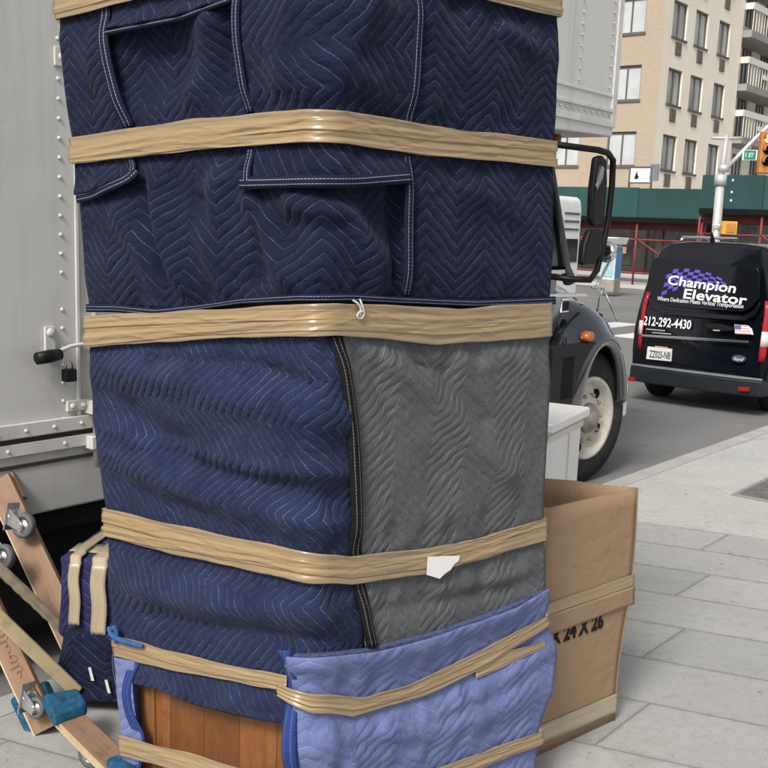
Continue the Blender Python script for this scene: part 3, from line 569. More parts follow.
# ================================================================== GROUND
K = gnd(640, 470)
kA = K-E*60; kB = K+E*160
def road_mat():
    t = NT('asphalt', .9, .25); o = t.obj(); a = t.noise(o, .35, 8, .65); b = t.noise(o, 90., 4); c = t.noise(o, 3., 6)
    col = t.mix(t.ramp(a, .3, .7), (.155, .152, .15), (.215, .212, .205)); col = t.mix(t.math('MULTIPLY', t.ramp(c, .5, .75), .35), col, (.095, .093, .09)); pt_ = t.noise(o, .9, 2, .4); col = t.mix(t.math('MULTIPLY', t.ramp(pt_, .60, .63), .35), col, (.085, .084, .083)); col = t.mix(t.math('MULTIPLY', b, .25), col, (.3, .3, .29))
    t.set('Base Color', col); t.bump(b, .003); return t.m
def pave_mat():
    t = NT('concrete_flags', .88, .25); o = t.obj()
    Jd = ray(-2250, 163); Jd = Jd/np.linalg.norm(Jd[:2])*np.array([1, 1, 0]); Jd = Jd[:2]; Ed = E[:2]
    Mi = np.linalg.inv(np.array([[Jd[0], Ed[0]], [Jd[1], Ed[1]]]))
    x, y, z = t.sep(o)
    row = t.math('ADD', t.math('MULTIPLY', x, float(Mi[1, 0])), t.math('MULTIPLY', y, float(Mi[1, 1])))      # along E
    run = t.math('ADD', t.math('MULTIPLY', x, float(Mi[0, 0])), t.math('MULTIPLY', y, float(Mi[0, 1])))      # along the joints
    k0 = float((Mi@gnd(650, 523)[:2])[1]); k1 = float((Mi@gnd(650, 659)[:2])[1]); RH = (k0-k1)/5.
    r = t.math('DIVIDE', t.math('SUBTRACT', row, k1), RH); ri = t.math('FLOOR', r); rf = t.math('SUBTRACT', r, ri)
    LEN = 1.25; u0 = float((Mi@gnd(700, 581)[:2])[0])
    q = t.math('DIVIDE', t.math('SUBTRACT', t.math('ADD', run, t.math('MULTIPLY', ri, LEN*.41)), u0+2*LEN*.41), LEN); qi = t.math('FLOOR', q); qf = t.math('SUBTRACT', q, qi)
    wn = t.n('ShaderNodeTexWhiteNoise', noise_dimensions='2D'); t.link(t.comb(ri, qi), wn.inputs['Vector'])
    dr = t.math('MULTIPLY', t.math('PINGPONG', rf, .5), RH); dq = t.math('MULTIPLY', t.math('PINGPONG', qf, .5), LEN)
    wob = t.math('MULTIPLY', t.noise(o, 14., 4), .006)
    near = t.math('LESS_THAN', r, 5.0)
    j = t.math('MULTIPLY', t.math('LESS_THAN', t.math('MINIMUM', dr, dq), t.math('ADD', .0015, wob)), near)
    a = t.noise(o, 1.1, 8, .65); b = t.noise(o, 120., 3); c = t.noise(o, 22., 5, .7); sp = t.noise(o, 46., 2)
    base = t.mix(wn.outputs[0], (.31, .31, .297), (.40, .395, .382)); base = t.mix(near, (.47, .465, .44), base)
    base = t.mix(t.math('MULTIPLY', t.ramp(a, .4, .75), .45), base, (.28, .275, .26)); base = t.mix(t.math('MULTIPLY', t.ramp(c, .5, .75), .5), base, (.21, .205, .195))
    base = t.mix(t.math('MULTIPLY', t.ramp(b, .45, .7), .4), base, (.48, .48, .46)); base = t.mix(t.math('MULTIPLY', t.ramp(sp, .70, .75), .55), base, (.15, .15, .145)); gum = t.noise(o, 13., 1); base = t.mix(t.math('MULTIPLY', t.ramp(gum, .745, .765), .5), base, (.13, .13, .127)); st2 = t.noise(t.vscale(o, 1., 1.6, 1.), 2.7, 7, .72); base = t.mix(t.math('MULTIPLY', t.ramp(st2, .54, .72), .38), base, (.20, .195, .18))
    base = t.mix(t.math('MULTIPLY', j, .6), base, (.13, .125, .12))
    jd = t.math('MULTIPLY', t.math('MULTIPLY', t.ramp(t.math('MINIMUM', dr, dq), .03, .0), t.ramp(c, .35, .7)), t.math('MULTIPLY', near, .5)); base = t.mix(jd, base, (.19, .185, .17))
    vo = t.n('ShaderNodeTexVoronoi', feature='DISTANCE_TO_EDGE'); vo.inputs['Scale'].default_value = .55; wv_ = t.n('ShaderNodeVectorMath', operation='ADD'); t.link(o, wv_.inputs[0]); t.link(t.vscale(t.noise(o, 3., 5, .7, True), .45, .45, 0), wv_.inputs[1]); t.link(wv_.outputs[0], vo.inputs['Vector'])
    ck_ = t.math('MULTIPLY', t.math('LESS_THAN', vo.outputs['Distance'], .0022), t.math('GREATER_THAN', t.noise(o, .6, 2), .55)); base = t.mix(t.math('MULTIPLY', ck_, .55), base, (.15, .145, .135))
    t.set('Base Color', base); hh = t.math('SUBTRACT', t.math('MULTIPLY', b, .2), j); t.bump(hh, .004); return t.m
w = MB().add([(-400, -60, STREET), (600, -60, STREET), (600, 900, STREET), (-400, 900, STREET)], [(0, 1, 2, 3)]).build('street', road_mat()); w['kind'] = 'structure'
KW = .15
a, b = kA-N*KW, kB-N*KW
p = MB(); far = -N*40
vs = [a, b, b+far, a+far]
p.add([tuple(v) for v in vs]+[(v[0], v[1], STREET-.02) for v in vs], [(0, 1, 2, 3), (0, 4, 5, 1)]); p.build('pavement', pave_mat())['kind'] = 'structure'
def frame_mb(o3, pts): return [tuple(o3+E*x+N*y+np.array([0, 0, z])) for x, y, z in pts]
k = MB(); x = -60.
while x < 90:
    L = 1.8; vs = frame_mb(K, [(x+.004, -KW+.003, -.15), (x+L-.004, -KW+.003, -.15), (x+L-.004, 0, -.15), (x+.004, 0, -.15), (x+.004, -KW+.003, .002), (x+L-.004, -KW+.003, .002), (x+L-.004, -.012, .002), (x+.004, -.012, .002), (x+.004, 0, -.01), (x+L-.004, 0, -.01)])
    k.add(vs, [(4, 5, 6, 7), (7, 6, 9, 8), (8, 9, 2, 3), (0, 4, 7, 8, 3), (1, 2, 9, 6, 5), (0, 1, 5, 4), (0, 3, 2, 1)]); x += L
k.build('kerb', simple('kerb_concrete', (.40, .39, .37), .88, .25, var=.1, scale=4, bump=.001, dirt=((.30, .29, .27), .5)))['kind'] = 'structure'
# steel sidewalk hatch
hc = gnd(795, 493); h_ = thing('access_hatch', 'small metal hatch set in the pale concrete pavement near the kerb', 'hatch', (hc[0], hc[1], 0), ROTE)
MB().mm(-.42, .42, -.30, .30, .002, .010).build('frame', simple('hatch_frame', (.30, .29, .27), .6, .4, .2), h_, bevel=.002)
m = MB(); m.mm(-.385, .385, -.265, .265, .008, .013)
for i in range(12):
    for j in range(8): m.box((-.36+i*.0655, -.24+j*.0685, .0145), (.035, .008, .004), Matrix.Rotation(.8 if (i+j) % 2 else -.8, 3, 'Z'))
m.build('cover', MT['grid'], h_)
# crosswalk bars and far pavement across the avenue
ZP = STREET+.004
m = MB(); c0 = gnd(618, 316, STREET); c0[2] = 0
for i in range(9):
    q0 = c0+N*(i-4)*1.35-E*1.6; m.add([tuple(q0+E*x+N*y+np.array([0, 0, ZP])) for x, y in ((-3, 0), (0, 0), (0, .6), (-3, .6))], [(0, 1, 2, 3)])
m.build('crosswalk_bars', simple('road_paint', (.66, .66, .64), .7, .3, var=.15, scale=5, dirt=((.3, .3, .29), .5)))['kind'] = 'structure'

# ================================================================== TRUCK
def many(name, mb, mat, parent, spots, smooth=True):            # one mesh, one object per spot
    first = mb.build(name, mat, parent, smooth=smooth); out = []
    for i, p in enumerate(spots):
        o = first if i == 0 else first.copy()
        if i: COL.objects.link(o); o.parent = parent
        o.location = tuple(p); out.append(o)
    return out
TO = K+N*.25; TO = onpl(588, 440, TO, N); TO[2] = STREET
truck = thing('moving_truck', 'white box moving truck with a black cab parked along the kerb behind the wrapped cabinet', 'truck', TO, ROTE)
def tp(px, py, yo=0.):
    p = onpl(px, py, TO+N*yo, N)-TO; return p@E, p[2]
def t3(px, py, yo=0.):
    x, z = tp(px, py, yo); return (x, yo, z)
W_ = 2.45
z_bot = .70
prof = [(-9.2, z_bot), (-1.45, z_bot), (-1.45, 2.5), (.02, 2.54), (.02, 3.95), (-9.2, 3.95)]
box = MB().prism(prof, 0, W_, 'y').build('cargo_box', MT['tr_white'], truck, bevel=.012)
# raised panel rails along the bottom of the box
zA, zB, zC = tp(20, 423)[1], tp(20, 440)[1], tp(20, 466)[1]
m = MB(); m.mm(-9.2, -1.5, -.022, -.001, zA-.055, zA).mm(-9.2, -1.5, -.016, -.001, zB-.06, zB-.012)
for i in range(60):
    xx = -8.9+i*.125; m.lathe([(-.030, .003), (-.027, .008), (-.02, .009)], (xx, 0, zA-.028), n=8); m.lathe([(-.024, .003), (-.021, .008), (-.014, .009)], (xx+.05, 0, zB-.036), n=8) if i % 2 else None
m.build('rub_rail', MT['tr_trim'], truck, bevel=.004)
MB().mm(-9.2, -1.5, -.006, -.0005, zB-.013, zB+.004).mm(-9.2, -1.5, -.006, -.0005, zC-.008, zC+.006).build('panel_seam', MT['tr_gap'], truck)
# attic front corner trims and rivet rows
m = MB()
z1 = 2.66; m.mm(-1.4, .0, -.010, -.001, 2.60, 2.645).mm(-1.4, .0, -.014, -.001, 2.70, 2.725).mm(-1.4, 0., -.008, -.001, 2.80, 2.82)
m.mm(-.035, .03, -.012, .05, 2.60, 3.93)
m.build('attic_trim', MT['tr_trim'], truck, bevel=.004)
many('rivet', MB().lathe([(-.016, .003), (-.010, .006), (0, .0075)], n=8), MT['tr_white'], truck, [(-.09, 0, 2.86+i*.07) for i in range(15)]+[(-.52, 0, 2.86+i*.07) for i in range(15)]+[(-.06-i*.085, 0, 2.675) for i in range(16)])
# rivets and door hardware on the near part
m = MB(); xr_ = tp(60, 200)[0]; zr0 = 1.42
many('rivet', MB().lathe([(-.008, .002), (-.007, .005), (-.004, .0075), (0, .0085)], n=10), MT['tr_trim'], truck, [(xr_, 0, zr0+i*.072-.35) for i in range(28) if i != 7])
xd = tp(90, 330)[0]
MB().mm(xr_+.06, xr_+.075, -.012, -.001, zA+.0, 3.6).build('door_edge', MT['tr_trim'], truck, bevel=.003)
sq = tp(60, 57)
m = MB().mm(sq[0]-.03, sq[0]+.03, -.012, -.001, sq[1]-.035, sq[1]+.035).lathe([(-.022, .006), (-.018, .014), (-.008, .016)], (sq[0], 0, sq[1]), n=10); m.build('hinge_plate', MT['tr_trim'], truck, bevel=.003)
rod = MB().tube([(xd, -.035, .86), (xd, -.035, 3.5)], .014, 12); 
rod.build('lock_rod', MT['tr_white'], truck, smooth=True)
for px, py in ((93, 323), (94, 440)):
    x, z = tp(px, py); MB().mm(xd-.035, xd+.035, -.055, -.001, z-.028, z+.028).build('rod_bracket', MT['tr_trim'], truck, bevel=.006)
m = MB(); x, z = tp(94, 405); m.mm(xd-.035, xd+.035, -.055, -.001, z-.028, z+.028)
x0, z0 = tp(66, 406); m.mm(x0-.005, xd+.02, -.018, -.002, z0-.022, z0+.022)
for q in (.02, .07): m.lathe([(-.028, .004), (-.024, .012), (-.012, .014)], (x0+q, 0, z0), n=10)
m.build('rod_bracket', MT['tr_trim'], truck, bevel=.006)
x0, z0 = tp(48, 332); x1, z1 = tp(88, 346); xk, zk = tp(50, 349)
m = MB().mm(x0-.022, x0+.022, -.016, -.002, z0-.10, z0+.022).lathe([(-.030, .005), (-.026, .015), (-.012, .017)], (x0, 0, z0), n=12)
m.tube([(xk, -.03, zk-.012), (xk+.07, -.035, zk+.01), (x1-.04, -.035, z1+.015), (x1+.02, -.035, z1+.015)], .0085, 10)
m.lathe([(-.045, .02), (-.035, .024), (-.01, .024)], (x1-.005, 0, z1+.005), n=14)
m.build('latch', MT['tr_white'], truck, bevel=.003)
xh, zh = tp(29, 357); xe, ze = tp(53, 353)
MB().tube([(xh, -.055, zh), ((xh+xe)/2, -.052, (zh+ze)/2), (xe, -.045, ze)], [.024, .026, .022], 12).build('handle_grip', MT['plastic'], truck, smooth=True)
xp, zp = tp(62, 372)
pl = MB().mm(xp-.026, xp+.026, -.065, -.03, zp-.032, zp+.018).build('padlock', MT['plastic'], truck, bevel=.006)
MB().tube([(xp-.016, -.048, zp+.016), (xp-.016, -.048, zp+.042), (xp, -.048, zp+.055), (xp+.016, -.048, zp+.042), (xp+.016, -.048, zp+.016)], .005, 8).build('shackle', MT['steel'], pl, smooth=True)
# small scrapes on the lower panel
# dark block added under the box to stand in for its shade; frame rails
MB().mm(-9.1, -1.5, .10, 2.35, .16, z_bot-.006).build('underside_shade_block', MT['dark'], truck, bevel=.06, seg=4)
MB().mm(-9.2, -1.5, .03, .10, z_bot-.10, z_bot-.002).mm(-1.5, .6, .6, 1.85, .35, .85).build('frame_rail', MT['dark'], truck, bevel=.02)
# cab ------------------------------------------------------------------
CYO = .17
ax_t = tp(551, 150, CYO); ax_b = tp(572, 268, CYO); sill = tp(548, 272, CYO)[1]
cab = MB().prism([(-1.38, .62), (-.62, .62), (-.36, .98), (-.30, sill-.05), (-.36, sill), (-1.38, sill)], CYO, W_-CYO, 'y').build('cab', MT['paint'], truck, bevel=.03, seg=3)
roof = MB().prism([(-1.40, 2.36), (ax_t[0]+.02, 2.36), (ax_t[0]-.10, 2.48), (-1.40, 2.50)], CYO+.03, W_-CYO-.03, 'y').build('cab_roof', MT['paint'], truck, bevel=.04, seg=3)
for yy in (CYO+.05, W_-CYO-.05):
    m = MB().tube([(ax_t[0], yy, ax_t[1]+.08), ((ax_t[0]*.5+ax_b[0]*.5)+.02, yy, (ax_t[1]+ax_b[1])/2), (ax_b[0], yy, ax_b[1]), (ax_b[0]+.07, yy, ax_b[1]-.10)], [.032, .032, .035, .05], 10); m.build('windscreen_pillar', MT['pillar'], truck, smooth=True)
MB().tube([(ax_t[0]-.08, CYO+.02, ax_t[1]+.05), ((ax_t[0]+ax_b[0])/2-.05, CYO+.02, (ax_t[1]+ax_b[1])/2), (ax_b[0]-.09, CYO+.02, sill+.02), (-1.36, CYO+.02, sill+.015), (-1.36, CYO+.02, ax_t[1]+.05), (ax_t[0]-.08, CYO+.02, ax_t[1]+.05)], .022, 8).build('window_seal', MT['plastic'], truck, smooth=True)
MB().prism([(-1.35, sill+.01), (ax_b[0]-.08, sill+.01), (ax_t[0]-.07, ax_t[1]+.05), (-1.35, ax_t[1]+.05)], CYO+.03, CYO+.04, 'y').build('side_window', MT['glass_green'], truck)
MB().add([(ax_b[0]-.03, CYO+.1, ax_b[1]+.01), (ax_b[0]-.03, W_-CYO-.1, ax_b[1]+.01), (ax_t[0]-.02, W_-CYO-.1, ax_t[1]+.06), (ax_t[0]-.02, CYO+.1, ax_t[1]+.06)], [(0, 1, 2, 3)]).build('windscreen', MT['glass_green'], truck, solid=.006)
MB().mm(-1.36, -1.3, CYO+.06, W_-CYO-.06, sill, 2.4).build('cab_rear_wall', MT['dark'], truck)
MB().mm(-1.3, ax_b[0]-.13, CYO-.022, CYO+.01, sill-.012, sill+.016).build('window_sill_trim', MT['chrome'], truck, bevel=.006)
q = tp(572, 293, CYO); MB().prism([(-.95, q[1]-.012), (q[0]+.15, q[1]-.030), (q[0]+.22, q[1]-.035), (q[0]+.15, q[1]-.002), (-.95, q[1]+.014)], CYO-.03, CYO+.01, 'y').build('door_trim', MT['chrome'], truck, bevel=.005)
q = tp(564, 305, CYO); bd = MB().mm(q[0]-.05, q[0]+.06, CYO-.012, CYO+.002, q[1]-.055, q[1]+.055).build('badge', MT['chrome'], truck, bevel=.01)
MB().mm(q[0]-.038, q[0]-.012, CYO-.016, CYO-.010, q[1]-.04, q[1]+.03).mm(q[0]+.0, q[0]+.018, CYO-.016, CYO-.010, q[1]-.04, q[1]+.03).mm(q[0]+.028, q[0]+.046, CYO-.016, CYO-.010, q[1]-.04, q[1]+.03).build('badge_marks', MT['plastic'], bd)
MB().mm(-1.0, -.99, CYO-.004, CYO+.001, .7, sill).build('door_gap', MT['dark'], truck)
MB().mm(-1.35, -.62, .10, .5, .50, .98).build('step_box', MT['plastic'], truck, bevel=.02)
# hood: lofted along x
rows = []
for x, hw, top, low_ in [(-.40, 1.02, sill+.06, .9), (-.15, 1.0, sill+.03, .9), (.2, .95, sill-.04, .9), (.5, .90, sill-.12, .85), (.72, .84, sill-.22, .85), (.80, .78, sill-.36, .85)]:
    r = []
    for k_ in range(21):
        t_ = math.pi*k_/20; cy_ = math.copysign(abs(math.cos(t_))**.45, math.cos(t_)); sy_ = abs(math.sin(t_))**.55
        r.append((x, W_/2-hw*cy_, low_+(top-low_)*sy_))
    rows.append(r)
hd = MB().grid(np.array(rows)); n0 = len(hd.v); hd.f.append(tuple(range(n0-21, n0))); hd.build('hood', MT['paint'], truck, smooth=True)
# fender: swept around the front wheel
FX0, FX1 = tp(578, 402, 0)[0], tp(627, 368, 0)[0]; FXC, FA, FB = (FX0+FX1)/2, (FX1-FX0)/2, .60
WX = tp(588, 440, .10)[0]
def fender(y_out, sgn):
    fo_ = bpy.data.objects.new('fender', None); COL.objects.link(fo_); fo_.parent = truck
    rows = []
    for k_ in range(33):
        t_ = math.radians(180-k_*(180-10)/32); c_, s_ = math.cos(t_), math.sin(t_); up_ = max(0, s_)**1.2; r = []
        for (d, yy, lift, fw) in [(-.05, .05, 0, 0), (-.05, .0, 0, 0), (-.01, -.018, 0, 0), (.03, -.010, 0, 0), (.07, .03, .0, .01), (.08, .09, .07, .03), (.08, .17, .14, .03), (.07, .28, .20, .02), (.05, .42, .235, .0), (.0, .58, .24, -.03), (-.1, .75, .2, -.1)]:
            xx = FXC+(FA+d)*c_+(fw if c_ > 0 else 0); zz = .5+(FB+d)*s_+lift*up_
            if c_ < 0: xx = min(xx, FXC+(FA-.02)*c_) if d > .04 else xx; xx = xx-max(0, -c_)**2*(.30 if d > .04 else 0)
            r.append((xx, y_out+sgn*yy, zz))
        rows.append(r)
    MB().grid(np.array(rows)).build('fender_skin', MT['paint'], fo_, smooth=True, solid=.015)
    pts = [(-.62, 1.10), (FXC-.10, 1.10)]+[(FXC+(FA-.03)*math.cos(a_), .5+(FB-.02)*math.sin(a_)) for a_ in np.linspace(math.radians(100), math.radians(186), 14)]+[(-.62, .46)]
    MB().prism(pts, y_out+sgn*.0, y_out+sgn*.06, 'y').build('fender_panel', MT['plastic'], fo_, bevel=.01)
    MB().mm(-.46, -.30, y_out-.004 if sgn > 0 else y_out-.002, y_out+.01, .72, 1.02).build('fender_vent', MT['dark'], fo_, bevel=.006)
fender(.0, 1); fender(W_, -1)
MB().mm(FXC-.5, FXC+.45, .5, W_-.5, .75, 1.12).build('inner_arch', MT['dark'], truck, bevel=.05)
ml = tp(592, 337, .0); la = MB().lathe([(-.035, .01), (-.033, .035), (-.02, .05), (.03, .055)], (0, 0, 0), n=20)
o = la.build('marker_lamp', MT['amber'], truck, smooth=True); o.location = (ml[0], .03, ml[1]); o.scale = (1.15, 1, .75)
MB().mm(.62, .95, .15, W_-.15, .40, .72).build('front_bumper', MT['chrome'], truck, bevel=.04, seg=3)
MB().mm(.55, .80, .35, W_-.35, .75, 1.25).build('grille', MT['plastic'], truck, bevel=.03)
def wheel(parent, x, y, sgn, R_, w, rimr, mats=('tyre', 'rim', 'hubm'), holes=True, name='wheel'):
    wo = bpy.data.objects.new(name, None); COL.objects.link(wo); wo.parent = parent; wo.location = (x, y, R_); wo.rotation_euler = (0, 0, 0 if sgn > 0 else math.pi)
    # axial + goes inward, face at -y
    prof = [(.0, rimr), (-.012, rimr+.02), (-.018, rimr+.07), (-.012, R_-.05), (.012, R_-.015), (.03, R_), (w-.03, R_), (w-.012, R_-.015), (w, rimr+.05), (w-.02, rimr)]
    ty = MB().lathe(prof, n=56, close=True)
    for k_ in range(3): ty.lathe([(.06+k_*(w-.12)/2.5, R_+.001), (.062+k_*(w-.12)/2.5, R_+.006), (.09+k_*(w-.12)/2.5, R_+.006), (.092+k_*(w-.12)/2.5, R_+.001)], n=56, close=True)
    ty.build('tyre', MT[mats[0]], wo, smooth=True)
    rm = MB().lathe([(.0, rimr+.004), (-.012, rimr-.004), (-.004, rimr-.03), (.05, rimr-.045), (.075, rimr*.80), (.055, rimr*.62), (.02, rimr*.52), (.02, .01)], n=48, cap=False)
    rm.build('rim', MT[mats[1]], wo, smooth=True)
    if holes:
        many('hand_hole', MB().lathe([(-.004, .036), (.02, .036)], n=18), MT['dark'], wo, [(math.cos(2*math.pi*k_/5+2.05)*rimr*.74, .058, math.sin(2*math.pi*k_/5+2.05)*rimr*.74) for k_ in range(5)])
        many('lug_nut', MB().lathe([(-.018, .012), (-.014, .016), (.02, .017)], n=6), MT['hubm'], wo, [(math.cos(2*math.pi*k_/10)*rimr*.56, .022, math.sin(2*math.pi*k_/10)*rimr*.56) for k_ in range(10)])
    MB().lathe([(-.05, .01), (-.05, rimr*.14), (-.042, rimr*.19), (-.02, rimr*.21), (-.015, rimr*.33), (-.005, rimr*.36), (.02, rimr*.37)], n=32).build('hub', MT[mats[2]], wo, smooth=True)
    return wo
wf = wheel(truck, WX, .10, 1, .50, .28, .315); wf.rotation_euler[2] = math.radians(-5); wheel(truck, WX, W_-.10, -1, .50, .28, .315)
wheel(truck, -6.6, .10, 1, .50, .5, .315); wheel(truck, -6.6, W_-.10, -1, .50, .5, .315)
# wing mirror
YM = -.10
mb = MB(); arm = [t3(548, 143, .12), t3(560, 145, .02), t3(598, 150, YM), t3(608, 153, YM), t3(613, 160, YM), t3(612, 185, YM), t3(608, 220, YM), t3(603, 246, YM), t3(597, 270, YM), t3(590, 280, YM), t3(570, 279, 0), t3(548, 276, .14)]
mir = MB().tube(arm, .022, 10).build('mirror_arm', MT['plastic'], truck, smooth=True)
def mirror_head(pts, name, mt='plastic'):
    g = [tp(x, y, YM) for x, y in pts]; return MB().prism(g, YM-.02, YM+.035, 'y').build(name, MT[mt], mir, bevel=.02, seg=3)
mirror_head([(595.5, 157), (601, 155), (605, 160), (605.5, 182), (604, 205), (602, 224), (592, 226), (590, 220), (591.5, 188)], 'mirror_head')
mirror_head([(589, 229), (601, 229), (602, 242), (600, 254), (593, 264), (581, 265), (583, 245)], 'convex_mirror')
g = [tp(x, y, YM) for x, y in [(599, 166), (601, 168), (599.5, 178), (594, 190), (593, 186)]]; MB().prism(g, YM-.026, YM-.021, 'y').build('mirror_glass', simple('mirror_sky', (.6, .62, .63), .1, .5, .9, var=.05), mir)
# hood mirror on its tripod
YH = .42; m = MB().tube([t3(609, 262, YH), t3(600, 280, YH), t3(595, 288, YH)], .011, 8).tube([t3(592, 287, YH), t3(604, 289, YH)], .009, 8).tube([t3(602, 288, YH), t3(597, 311, YH+.05)], .008, 8).tube([t3(603, 288, YH), t3(618, 322, YH-.12)], .008, 8)
m.build('hood_mirror_bracket', MT['chrome'], truck, smooth=True)
x, z = tp(607, 252, YH); o = MB().lathe([(-.03, .005), (-.025, .05), (-.005, .085), (.02, .08), (.04, .03)], (0, 0, 0), axis='x', n=24).build('hood_mirror', MT['chrome'], truck, smooth=True); o.location = (x, YH, z)
q = tp(574, 139, .3); o = MB().lathe([(-.05, .01), (-.04, .03), (.02, .035)], (0, 0, 0), n=14).build('clearance_lamp', MT['amber'], truck, smooth=True); o.location = (-.35, .25, 2.50)

# ================================================================== CARDBOARD BOX + APPLIANCE
bR = gnd(615, 720); topR = aty(638, 480, bR[1]+.08); hB = topR[2]
dirF = gnd(533, 758)-bR; dirF /= np.linalg.norm(dirF[:2])        # along the visible face toward the tower
dirB = ray(-420, 290); dirB[2] = 0; dirB /= np.linalg.norm(dirB)
dirB = np.array([-dirF[1], dirF[0], 0]); dirB = dirB if dirB[1] > 0 else -dirB
rb = math.atan2(-dirF[1], -dirF[0]); BL = .50; BD = .60
cb = thing('cardboard_box', 'large open brown cardboard box banded with tape and standing on the pavement', 'box', bR, rb)
# local: x from -BL (hidden, behind the tower) to 0 at right corner; y>0 goes back
bkv = gnd(542, 471, hB)-gnd(637, 478, hB); bkv /= np.linalg.norm(bkv); bkl = Matrix.Rotation(-rb, 3, 'Z') @ Vector(tuple(bkv)); KX, KY = bkl.x*BD, bkl.y*BD
sy = 1 if (Matrix.Rotation(-rb, 3, 'Z') @ Vector(tuple(dirB))).y > 0 else -1
inv = mloc(bR, rb).inverted()
tr = inv @ Vector(tuple(onpl(638, 480, bR-dirB*.02, dirB))); fl_ = tr.x
def wallpt(x, y, z):                                            # box flares at the top and bows a little
    f = z/hB; flare = fl_*f**1.2
    w_ = min(1., max(0., (x+BL)/BL)) if y*sy < .1 else 1.
    x = x+(flare-.012*math.sin(f*math.pi*2.2))*w_
    return (x, y-sy*.03*f*(1 if y*sy < .1 else -1), z)
def wall(pa, pb, name, th=.006, nseg=14, skew=0.):
    g = []
    for i in range(15):
        z = hB*i/14; g.append([wallpt(pa[0]+(pb[0]-pa[0])*k_/nseg, pa[1]+(pb[1]-pa[1])*k_/nseg, z+skew*k_/nseg*(z/hB)) for k_ in range(nseg+1)])
    return MB().grid(np.array(g)).build(name, MT['card'], cb, smooth=True, solid=th)
wall((-BL, 0), (0, 0), 'side_panel', skew=0); wall((0, 0), (KX, KY), 'side_panel'); wall((KX, KY), (KX-BL, KY), 'side_panel'); wall((KX-BL, KY), (-BL, 0), 'side_panel')
MB().prism([(0, 0), (KX, KY), (KX-BL, KY), (-BL, 0)], .001, .007, 'z').build('bottom_panel', MT['card_in'], cb)
def bq(px, py, off=.004):                                       # pixel -> box front face local
    p = onpl(px, py, bR, dirB); v = inv @ Vector(tuple(p)); f = v.z/hB
    return (v.x, v.y-sy*.03*f-sy*off, v.z)
def cardstrip(top, bot, name, mat, off=.004, lab=None):
    xs = np.linspace(top[0][0], top[-1][0], 40); rows = []
    for k_ in np.linspace(0, 1, 8):
        rows.append([bq(x, ip(top, x)*(1-k_)+ip(bot, x)*k_, off+.001*math.sin(k_*20+x*.1)) for x in xs])
    A = np.array(rows); UV = np.stack([np.repeat(xs[None]/340, 8, 0), np.repeat(np.linspace(0, .09, 8)[:, None], 40, 1)], -1)
    return MB().grid(A).build(name, mat, cb, smooth=True, uv=UV.reshape(-1, 2), solid=.001)
cardstrip([(520, 609), (544, 601), (629, 572)], [(520, 623), (544, 615), (629, 585)], 'tape_band', MT['tape'])
cardstrip([(520, 732), (533, 727), (616, 692)], [(520, 751), (533, 746), (615, 712)], 'tape_band', MT['tape_pale'])
# upper sleeve panel that is slid over the lower one and hides the tops of the letters
fo = []
cardstrip([(520, 622), (544, 613), (629, 584)], [(520, 642), (544, 633.5), (629, 602)], 'fold_over', MT['card'], .007)
c0 = bq(547, 641, .003); c1 = bq(600, 617, .003)
def box_text(s, px, py, px2, py2, size):
    a = Vector(bq(px, py, .0035)); b = Vector(bq(px2, py2, .0035)); xa = (b-a).normalized(); na = Vector((0, -sy, 0)); za = na.cross(xa).normalized()
    M4 = Matrix.Identity(4)
    for i in range(3): M4[i][0] = xa[i]; M4[i][1] = za[i]; M4[i][2] = na[i]; M4[i][3] = a[i]
    w_ = (b-a).length
    o = text_mesh(s, size, 'printed_size', MT['ink'], cb, M4, sx=1, bold=.0022)
    xsz = max(v.co.length for v in o.data.vertices) if False else None
    return o, M4, w_
o, M4, w_ = box_text('X 24 X 26', 547, 644, 599, 625.5, .078)
vs = [M4.inverted() @ v.co for v in o.data.vertices]; mx = max(v.x for v in vs)
for v, l in zip(o.data.vertices, vs): v.co = M4 @ Vector((l.x*w_/mx, l.y, l.z))

ap_ = gnd(583, 478); aY = 4.55
q = aty(546, 470, aY)
apx = thing('white_appliance', 'small white lidded appliance standing on the pavement between the cardboard box and the truck', 'appliance', (0, 0, 0))
# visible right front corner at px x~577..587
aY = 4.9; pc = aty(578, 470, aY); rz = math.radians(63)
apx.location = (pc[0], pc[1], 0); apx.rotation_euler = (0, 0, rz)
ztop = aty(580, 406, aY)[2]; zl = aty(578, 419, aY)[2]
MB().mm(-.50, 0, 0, .42, .02, zl).build('body', MT['appl'], apx, bevel=.008)
MB().mm(-.53, .03, -.03, .45, zl+.012, ztop-.004).build('lid', MT['appl'], apx, bevel=.012, seg=3)
MB().mm(-.50, -.0, .0, .42, zl-.002, zl+.014).build('gasket', MT['appl_edge'], apx)
MB().mm(-.5, .012, -.006, .0005, zl-.035, zl-.004).mm(-.19, -.184, -.006, .0005, .04, zl-.035).build('front_edge', MT['appl_edge'], apx, bevel=.002)
for i in range(4): MB().lathe([(0, .02), (.022, .02)], (-.05 if i % 2 else -.45, .05 if i < 2 else .37, 0), axis='z', n=12).build('foot', MT['plastic'], apx)

